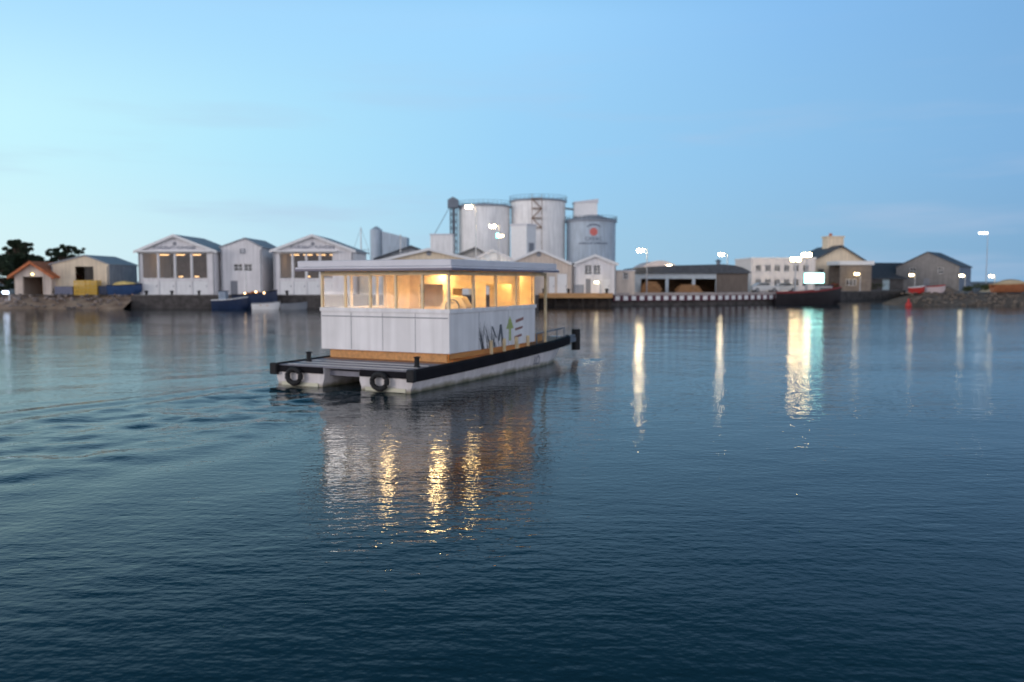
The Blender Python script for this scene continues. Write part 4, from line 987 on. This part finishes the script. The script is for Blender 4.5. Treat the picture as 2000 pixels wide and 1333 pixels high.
# ------------------------------------------------------------------ the ferry
FW = mat('ferry_white', (.80, .79, .80), .4, .05, 1.2, spec=.5, streak=.13, bump=.006)
FH = mat('ferry_hull_white', (.70, .66, .66), .4, .08, 1.0, streak=.15)
FB = mat('ferry_boot_line', (.62, .60, .46), .6, .1)
FR = mat('ferry_roof', (.64, .64, .69), .5, .06)
FRT = mat('ferry_roof_trim', (.16, .15, .20), .5, .1)
FWD = mat('ferry_varnished_wood', (.50, .25, .08), .45, .2, 3, stretch=(.4, 3, 3))
FPOST = mat('ferry_post_wood', (.78, .61, .37), .45, .15, 3)
FDK = mat('ferry_deck_wood', (.34, .18, .09), .6, .25, 2, stretch=(.3, 5, 1))
FBK = mat('ferry_rub_rail', (.012, .011, .014), .85, .2, spec=.15)
FGD = mat('ferry_anti_slip', (.20, .20, .24), .6, .15, 4)
FLAMP = emis('ferry_ceiling_lamp', (1, .68, .30), 62)
_t = FH.node_tree; _b = _t.nodes['Principled BSDF']; _src = _b.inputs['Base Color'].links[0].from_socket
_c = _t.nodes.new('ShaderNodeTexCoord'); _s = _t.nodes.new('ShaderNodeSeparateXYZ'); _t.links.new(_c.outputs['Object'], _s.inputs[0])
_n = _t.nodes.new('ShaderNodeTexNoise'); _n.inputs['Scale'].default_value = 3.5; _n.inputs['Detail'].default_value = 6; _t.links.new(_c.outputs['Object'], _n.inputs['Vector'])
_a = _t.nodes.new('ShaderNodeMath'); _a.operation = 'MULTIPLY_ADD'; _a.inputs[1].default_value = .22; _t.links.new(_n.outputs['Fac'], _a.inputs[0]); _t.links.new(_s.outputs['Z'], _a.inputs[2])
_r = _t.nodes.new('ShaderNodeValToRGB'); ramp(_r, [(.10, (.16, .17, .10)), (.17, (.5, .48, .38)), (.27, (1, 1, 1))]); _t.links.new(_a.outputs[0], _r.inputs[0])
_m = _t.nodes.new('ShaderNodeMix'); _m.data_type = 'RGBA'; _m.blend_type = 'MULTIPLY'; _m.inputs['Factor'].default_value = 1
_t.links.new(_src, _m.inputs['A']); _t.links.new(_r.outputs[0], _m.inputs['B']); _t.links.new(_m.outputs['Result'], _b.inputs['Base Color'])
F = thing('ferry', 'white catamaran passenger ferry with flat canopy roof, amber cabin lights and black rub rail', 'ferry', (P0.x, P0.y, 0), HD)
# local frame: x forward, y to port, z up
def sheer(x): return .56 + .30*max(0, x/LEN)**1.6
def pontoon(y0, y1):
    rings = []; n_ = 18
    for i in range(n_+1):
        u = i/n_; x_ = LEN*u; nose = 0 if u < .72 else ((u-.72)/.28)**1.7
        yc = (y0+y1)/2; hw_ = (y1-y0)/2*(1 - .86*nose*(.6 + .4*nose)); zt = sheer(x_); zb = -.45 + .55*nose
        hb = hw_*(.86 - .35*nose)
        xr = x_ - (0 if u < .9 else (u-.9)*1.2)
        rings.append([(x_, yc-hw_, zt), (x_, yc-hw_*.985, zt-.30), (x_ - nose*.25, yc-hb*1.08, .12), (xr - nose*.5, yc-hb, zb), (xr - nose*.5, yc+hb, zb), (x_ - nose*.25, yc+hb*1.08, .12), (x_, yc+hw_*.985, zt-.30), (x_, yc+hw_, zt)])
    return rings
for (a, b_) in ((.0, 1.75), (BEAM-1.75, BEAM)):
    hl = MB().loft(pontoon(a, b_)).build('hull', FH, F, smooth=True)
    # pale boot line at the waterline of transom, round fender on the transom
    MB().box(-.03, -.004, a+.22, b_-.22, .02, .12).build('boot_line', FB, hl)
    m = MB(); yc = a + .98
    m.tube([(-.14, yc+.24*math.cos(2*math.pi*k/20), .30+.20*math.sin(2*math.pi*k/20)) for k in range(21)], .075, 8, cap=False); m.build('tyre_fender', BLACK, hl, smooth=True)
    MB().box(-.05, -.003, a+.04, b_-.04, .40, .58).build('transom_rail', FBK, hl)
# bridge deck between pontoons
m = MB(); n_ = 12
rings = []
for i in range(n_+1):
    x_ = .25 + (LEN-1.0)*i/n_; zt = sheer(x_) - .02; rings.append([(x_, 1.6, zt-.20), (x_, BEAM-1.6, zt-.20), (x_, BEAM-1.6, zt-.06), (x_, 1.6, zt-.06)])
m.loft(rings); m.build('bridge_deck', FGD, F)
def plate(x0, x1, y0, y1, dz, th, name, m_, n_=10):
    rings = []
    for i in range(n_+1):
        x_ = x0 + (x1-x0)*i/n_; zt = sheer(x_) + dz; rings.append([(x_, y0, zt), (x_, y1, zt), (x_, y1, zt+th), (x_, y0, zt+th)])
    return MB().loft(rings).build(name, m_, F)
plate(.02, 1.95, .10, BEAM-.10, .004, .045, 'stern_deck', FGD)
plate(1.96, LEN-.7, .10, BEAM-.10, .004, .045, 'deck', FDK)
# light alloy strips on the stern deck
for k in range(3): plate(.15+.55*k, .21+.55*k, .3, BEAM-.3, .052, .015, 'deck_strip', STEEL, 2)
# black rub rail round the boat
pts = [(-.02, -.05)] + [(LEN*u, -.05) for u in (.1, .2, .3, .4, .5, .6, .7, .8)] + [(LEN*.93, .04), (LEN-.25, .28)]
for side in (0, 1):
    rings = []
    for (x_, y_) in pts:
        yy = y_ if not side else BEAM - y_; s_ = -1 if not side else 1; zt = sheer(x_)
        rings.append([(x_, yy, zt-.24), (x_, yy+s_*.06, zt-.20), (x_, yy+s_*.06, zt+.04), (x_, yy, zt+.08), (x_, yy-s_*.13, zt+.08), (x_, yy-s_*.13, zt-.0), (x_, yy-s_*.02, zt-.24)])
    MB().loft(rings).build('rub_rail', FBK, F, smooth=False)
# corner blocks of the rail at the stern
for yy in (0, BEAM): MB().box(-.16, .0, yy-.12, yy+.12, sheer(0)-.24, sheer(0)+.09).build('corner_fender', BLACK, F, bevel=.03)
# bow fender posts with arms
for yy in (.30, BEAM-.30):
    zt = sheer(LEN); bf = MB().tube([(LEN+.52, yy, .30), (LEN+.52, yy, 1.12)], .17, 14).build('bow_fender', BLACK, F, smooth=True)
    MB().box(LEN-.55, LEN+.36, yy-.07, yy+.07, zt-.22, zt-.04).box(LEN-.55, LEN+.36, yy-.05, yy+.05, zt-.02, zt+.06).build('fender_arm', DSTEEL, bf)
plate(LEN-.7, LEN-.12, .45, BEAM-.45, -.10, .10, 'bow_plate', FBK, 3)
# cabin
X0, X1c, Y0, Y1 = 2.12, 8.0, .12, BEAM+.06
ZP0, ZP1, ZW1, ZR = .90, 2.18, 3.30, 3.33
pn = .05
MB().box(X0, X0+pn, Y0, Y1, ZP0, ZP1).build('stern_panel', FW, F, bevel=.012)
sp = MB().box(X0+pn+.003, X1c, Y0, Y0+pn, ZP0, ZP1).build('side_panel', FW, F, bevel=.012)
MB().box(X0+pn+.003, X1c, Y1-pn, Y1, ZP0, ZP1).build('side_panel', FW, F, bevel=.012)
MB().box(X1c-pn, X1c, Y0+pn+.003, Y0+1.5, ZP0, ZP1).build('bow_panel', FW, F, bevel=.012)
MB().box(X1c-pn, X1c, Y1-1.5, Y1-pn-.003, ZP0, ZP1).build('bow_panel', FW, F, bevel=.012)
# kick boards below the panels, set back; leaking amber light put into their colour
m = MB(); m.box(X0+.18, X0+.22, Y0+.2, Y1-.2, .64, ZP0+.1); m.build('glow_kick_board', FWD, F)
m = MB(); m.box(X0+.3, X1c-.1, Y0+.16, Y0+.2, .72, ZP0+.1); m.build('glow_kick_board', FWD, F)
for k in range(1, 4):
    y_ = Y0 + (Y1-Y0)*k/4; MB().box(X0-.006, X0-.001, y_-.008, y_+.008, ZP0+.03, ZP1-.12).build('panel_seam', TRIM, F)
for x_ in (3.9, 5.9): MB().box(x_-.008, x_+.008, Y0-.006, Y0-.001, ZP0+.03, ZP1-.12).build('panel_seam', TRIM, F)
# grab rail moulding on the panels
MB().box(X0-.05, X0-.003, Y0, Y1, ZP1-.10, ZP1+.02).box(X0-.05, X1c, Y0-.05, Y0-.003, ZP1-.10, ZP1+.02).build('moulding', FW, F)
for zz in (1.92,): MB().box(X0-.015, X0-.002, Y0+.05, Y1-.05, zz, zz+.03).build('panel_seam', TRIM, F)
# posts
posts_side = [X0+.04, X0+1.5, X0+2.95, X0+4.4, X1c-.04]
for x_ in posts_side:
    for y_ in (Y0+.04, Y1-.04):
        MB().box(x_-.04, x_+.04, y_-.035, y_+.035, ZP1+.003, ZW1).build('post', FPOST, F)
for k in range(1, 5):
    y_ = Y0 + (Y1-Y0)*k/5; MB().box(X0+.005, X0+.075, y_-.035, y_+.035, ZP1+.003, ZW1).build('post', FPOST, F)
for y_ in (Y0+.04, Y1-.04): MB().box(X1c+.92, X1c+1.0, y_-.04, y_+.04, sheer(9)+.05, ZW1).build('bow_post', FPOST, F)
# top rails
MB().box(X0, X0+.07, Y0+.08, Y1-.08, ZW1-.12, ZW1-.004).build('top_rail', FPOST, F)
for y_ in (Y0, Y1-.07): MB().box(X0+.09, X1c+.9, y_, y_+.07, ZW1-.12, ZW1-.004).build('top_rail', FPOST, F)
# windows
def pane4(name, p, parent=F): return MB().add(p, [(0, 1, 2, 3)]).build(name, GLASSB, parent)
for k in range(5):
    a = Y0 + (Y1-Y0)*k/5 + .045; b_ = Y0 + (Y1-Y0)*(k+1)/5 - .045
    pane4('window', [(X0+.04, a, ZP1+.01), (X0+.04, b_, ZP1+.01), (X0+.04, b_, ZW1-.13), (X0+.04, a, ZW1-.13)])
for k in range(4):
    a, b_ = posts_side[k]+.05, posts_side[k+1]-.05
    for y_ in (Y0+.04, Y1-.04): pane4('window', [(a, y_, ZP1+.01), (b_, y_, ZP1+.01), (b_, y_, ZW1-.13), (a, y_, ZW1-.13)])
# roof: two-tier slab with dark edge, overhanging
m = MB(); m.box(X0-.45, X1c+1.25, Y0-.35, Y1+.62, ZR, ZR+.10); rf = m.build('roof', FR, F, bevel=.02)
MB().box(X0-.40, X1c+1.2, Y0-.30, Y1+.57, ZR+.103, ZR+.30).build('roof_slab', FR, rf, bevel=.03)
MB().box(X0-.47, X0-.454, Y0-.35, Y1+.62, ZR-.02, ZR+.05).box(X0-.45, X1c+1.25, Y0-.37, Y0-.354, ZR-.02, ZR+.05).box(X0-.45, X1c+1.25, Y1+.624, Y1+.64, ZR-.02, ZR+.05).build('roof_trim', FRT, rf)
MB().box(X0+.1, X1c+.9, Y0+.1, Y1-.1, ZR-.03, ZR-.004).build('ceiling', mat('ferry_ceiling', (.72, .56, .34), .5, .1, 2, stretch=(.3, 4, 1)), F)
# ceiling lamps
for (x_, y_) in ((3.6, 3.35), (4.25, 1.85), (5.9, 1.45), (6.6, 3.2), (7.6, 1.0)):
    MB().lathe([(0, ZR-.10), (.17, ZR-.09), (.19, ZR-.034)], x_, y_, 16).build('ceiling_lamp', FLAMP, F)
# inside: timber bulkhead, benches, helm
m = MB(); wall_open(m, Y0+.1, Y1-.1, .70, ZR-.04, 6.9, 6.95, [(1.9, 2.8, .70, 2.75), (.5, 1.5, 2.1, 2.9), (3.2, 4.2, 2.1, 2.9)])
MB().add([(p[1], p[0], p[2]) for p in m.v], m.f).build('bulkhead', FPOST, F)
MB().box(X1c-.10, X1c-.052, Y0+.1, Y0+1.75, ZP0, ZR-.04).box(X1c-.10, X1c-.052, Y1-1.75, Y1-.1, ZP0, ZR-.04).box(X1c-.10, X1c-.052, Y0+1.75, Y1-1.75, 2.85, ZR-.04).build('bulkhead', FPOST, F)
m = MB()
for k in range(19): m.box(5.45+k*.135, 5.45+k*.135+.115, Y1-.16, Y1-.10, ZP1-.3, ZW1)
m.box(5.4, X1c-.11, Y1-.098, Y1-.075, ZP1-.3, ZW1); m.build('slatted_lining', FPOST, F)
for (y0, y1) in ((Y0+.25, Y0+.75), (Y1-.75, Y1-.25)):
    bn = MB().box(3.2, 6.6, y0, y1, 1.10, 1.16).build('bench', FWD, F)
    MB().box(3.3, 3.4, y0+.05, y1-.05, .68, 1.098).box(6.4, 6.5, y0+.05, y1-.05, .68, 1.098).build('leg', FWD, bn)
MB().prism([(Y0+1.0, .68), (Y0+2.0, .68), (Y0+2.0, 2.2), (Y0+1.7, 2.55), (Y0+1.2, 2.5), (Y0+1.0, 2.2)], 4.9, 5.3, 'x').build('helm_console', FPOST, F, bevel=.03)
MB().tube([(4.84, Y0+1.5+.26*math.cos(2*math.pi*k/18), 2.15+.26*math.sin(2*math.pi*k/18)) for k in range(19)], .022, 6, cap=False).build('wheel', DSTEEL, F)
# rail and gate on the bow deck, side rail
for y_ in (.2, BEAM-.2):
    m = MB(); xs_ = [8.3, 9.2, 10.1, 10.8]
    for x_ in xs_: m.tube([(x_, y_, sheer(x_)+.05), (x_, y_, sheer(x_)+.42)], .028, 6)
    m.tube([(x_, y_, sheer(x_)+.42) for x_ in xs_], .028, 6); m.build('bow_rail', DSTEEL, F)
MB().box(8.35, 9.6, .55, 1.15, sheer(9)+.052, sheer(9)+.36).build('locker', FWD, F, bevel=.02)
for x_ in (4.6, 5.5, 6.4, 7.3): MB().box(x_-.04, x_+.04, .02, .10, sheer(x_)+.09, ZP0+.25).build('stanchion', FPOST, F)
MB().lathe([(.1, sheer(1)+.05), (.07, sheer(1)+.12), (.07, sheer(1)+.3), (.11, sheer(1)+.34), (0, sheer(1)+.36)], .9, .45, 12).build('bollard', BLACK, F)
MB().lathe([(.1, sheer(1)+.05), (.07, sheer(1)+.12), (.07, sheer(1)+.3), (.11, sheer(1)+.34), (0, sheer(1)+.36)], .9, BEAM-.45, 12).build('bollard', BLACK, F)
# graphics on the starboard side panel: dark reeds, green arrow, brownish bars, dark letter strokes
yg = Y0-.004
def quadsXZ(polys, y, name, m_, parent):
    m = MB()
    for p in polys: m.add([(a, y, c) for a, c in p], [tuple(range(len(p)))])
    return m.build(name, m_, parent)
r_ = random.Random(12); reeds = []
for k in range(26):
    x_ = 4.0 + r_.uniform(0, 1.5); h_ = r_.uniform(.35, .95); lean = r_.uniform(-.35, .15)
    reeds.append([(x_, .90), (x_+.035, .90), (x_+.02+lean*.6, .90+h_*.6), (x_+lean*1.3, .90+h_), (x_-.012+lean*.6, .90+h_*.6)])
quadsXZ(reeds, yg, 'reed_graphic', mat('reed_grey', (.10, .11, .13), .6, .1), sp)
quadsXZ([[(5.95, 1.05), (6.10, 1.05), (6.10, 1.45), (6.30, 1.45), (6.02, 1.86), (5.74, 1.45), (5.95, 1.45)]], yg, 'green_arrow_graphic', mat('arrow_green', (.38, .46, .16), .6, .1), sp)
quadsXZ([[(6.45, 1.62), (7.05, 1.70), (7.05, 1.80), (6.45, 1.72)], [(6.40, 1.36), (6.98, 1.42), (6.98, 1.50), (6.40, 1.44)], [(6.36, 1.10), (6.92, 1.16), (6.92, 1.24), (6.36, 1.18)]], yg, 'red_bar_graphic', mat('bar_brown', (.30, .15, .13), .6, .1), sp)
quadsXZ([[(5.15, 1.10), (5.28, 1.10), (5.42, 1.62), (5.30, 1.62)], [(5.42, 1.10), (5.55, 1.10), (5.42, 1.62), (5.36, 1.45)], [(5.0, 1.2), (5.1, 1.2), (4.8, 1.6), (4.72, 1.55)]], yg, 'letter_graphic', mat('reed_grey', (.1, .11, .13)), sp)
# mark on the starboard hull: upright and little house outline
ym = -.012; hx0 = 7.75; zb = .13
def st(a, b_, w_=.034):
    a = Vector(a); b_ = Vector(b_); d = (b_-a).normalized(); n_ = Vector((-d.y, d.x))*w_/2
    return [tuple(a-n_), tuple(b_-n_), tuple(b_+n_), tuple(a+n_)]
mk = [st((hx0, zb), (hx0, zb+.28)), st((hx0+.12, zb), (hx0+.42, zb)), st((hx0+.14, zb), (hx0+.14, zb+.17)), st((hx0+.40, zb), (hx0+.40, zb+.17)), st((hx0+.12, zb+.17), (hx0+.27, zb+.29)), st((hx0+.27, zb+.29), (hx0+.42, zb+.17)), st((hx0-.06, zb), (hx0+.06, zb))]
m = MB()
for p in mk:
    m.add([(a, -.004 + max(0, .41-c)*.16, c) for a, c in p], [(0, 1, 2, 3)])
hm = m.build('hull_mark', SIGNK, F)
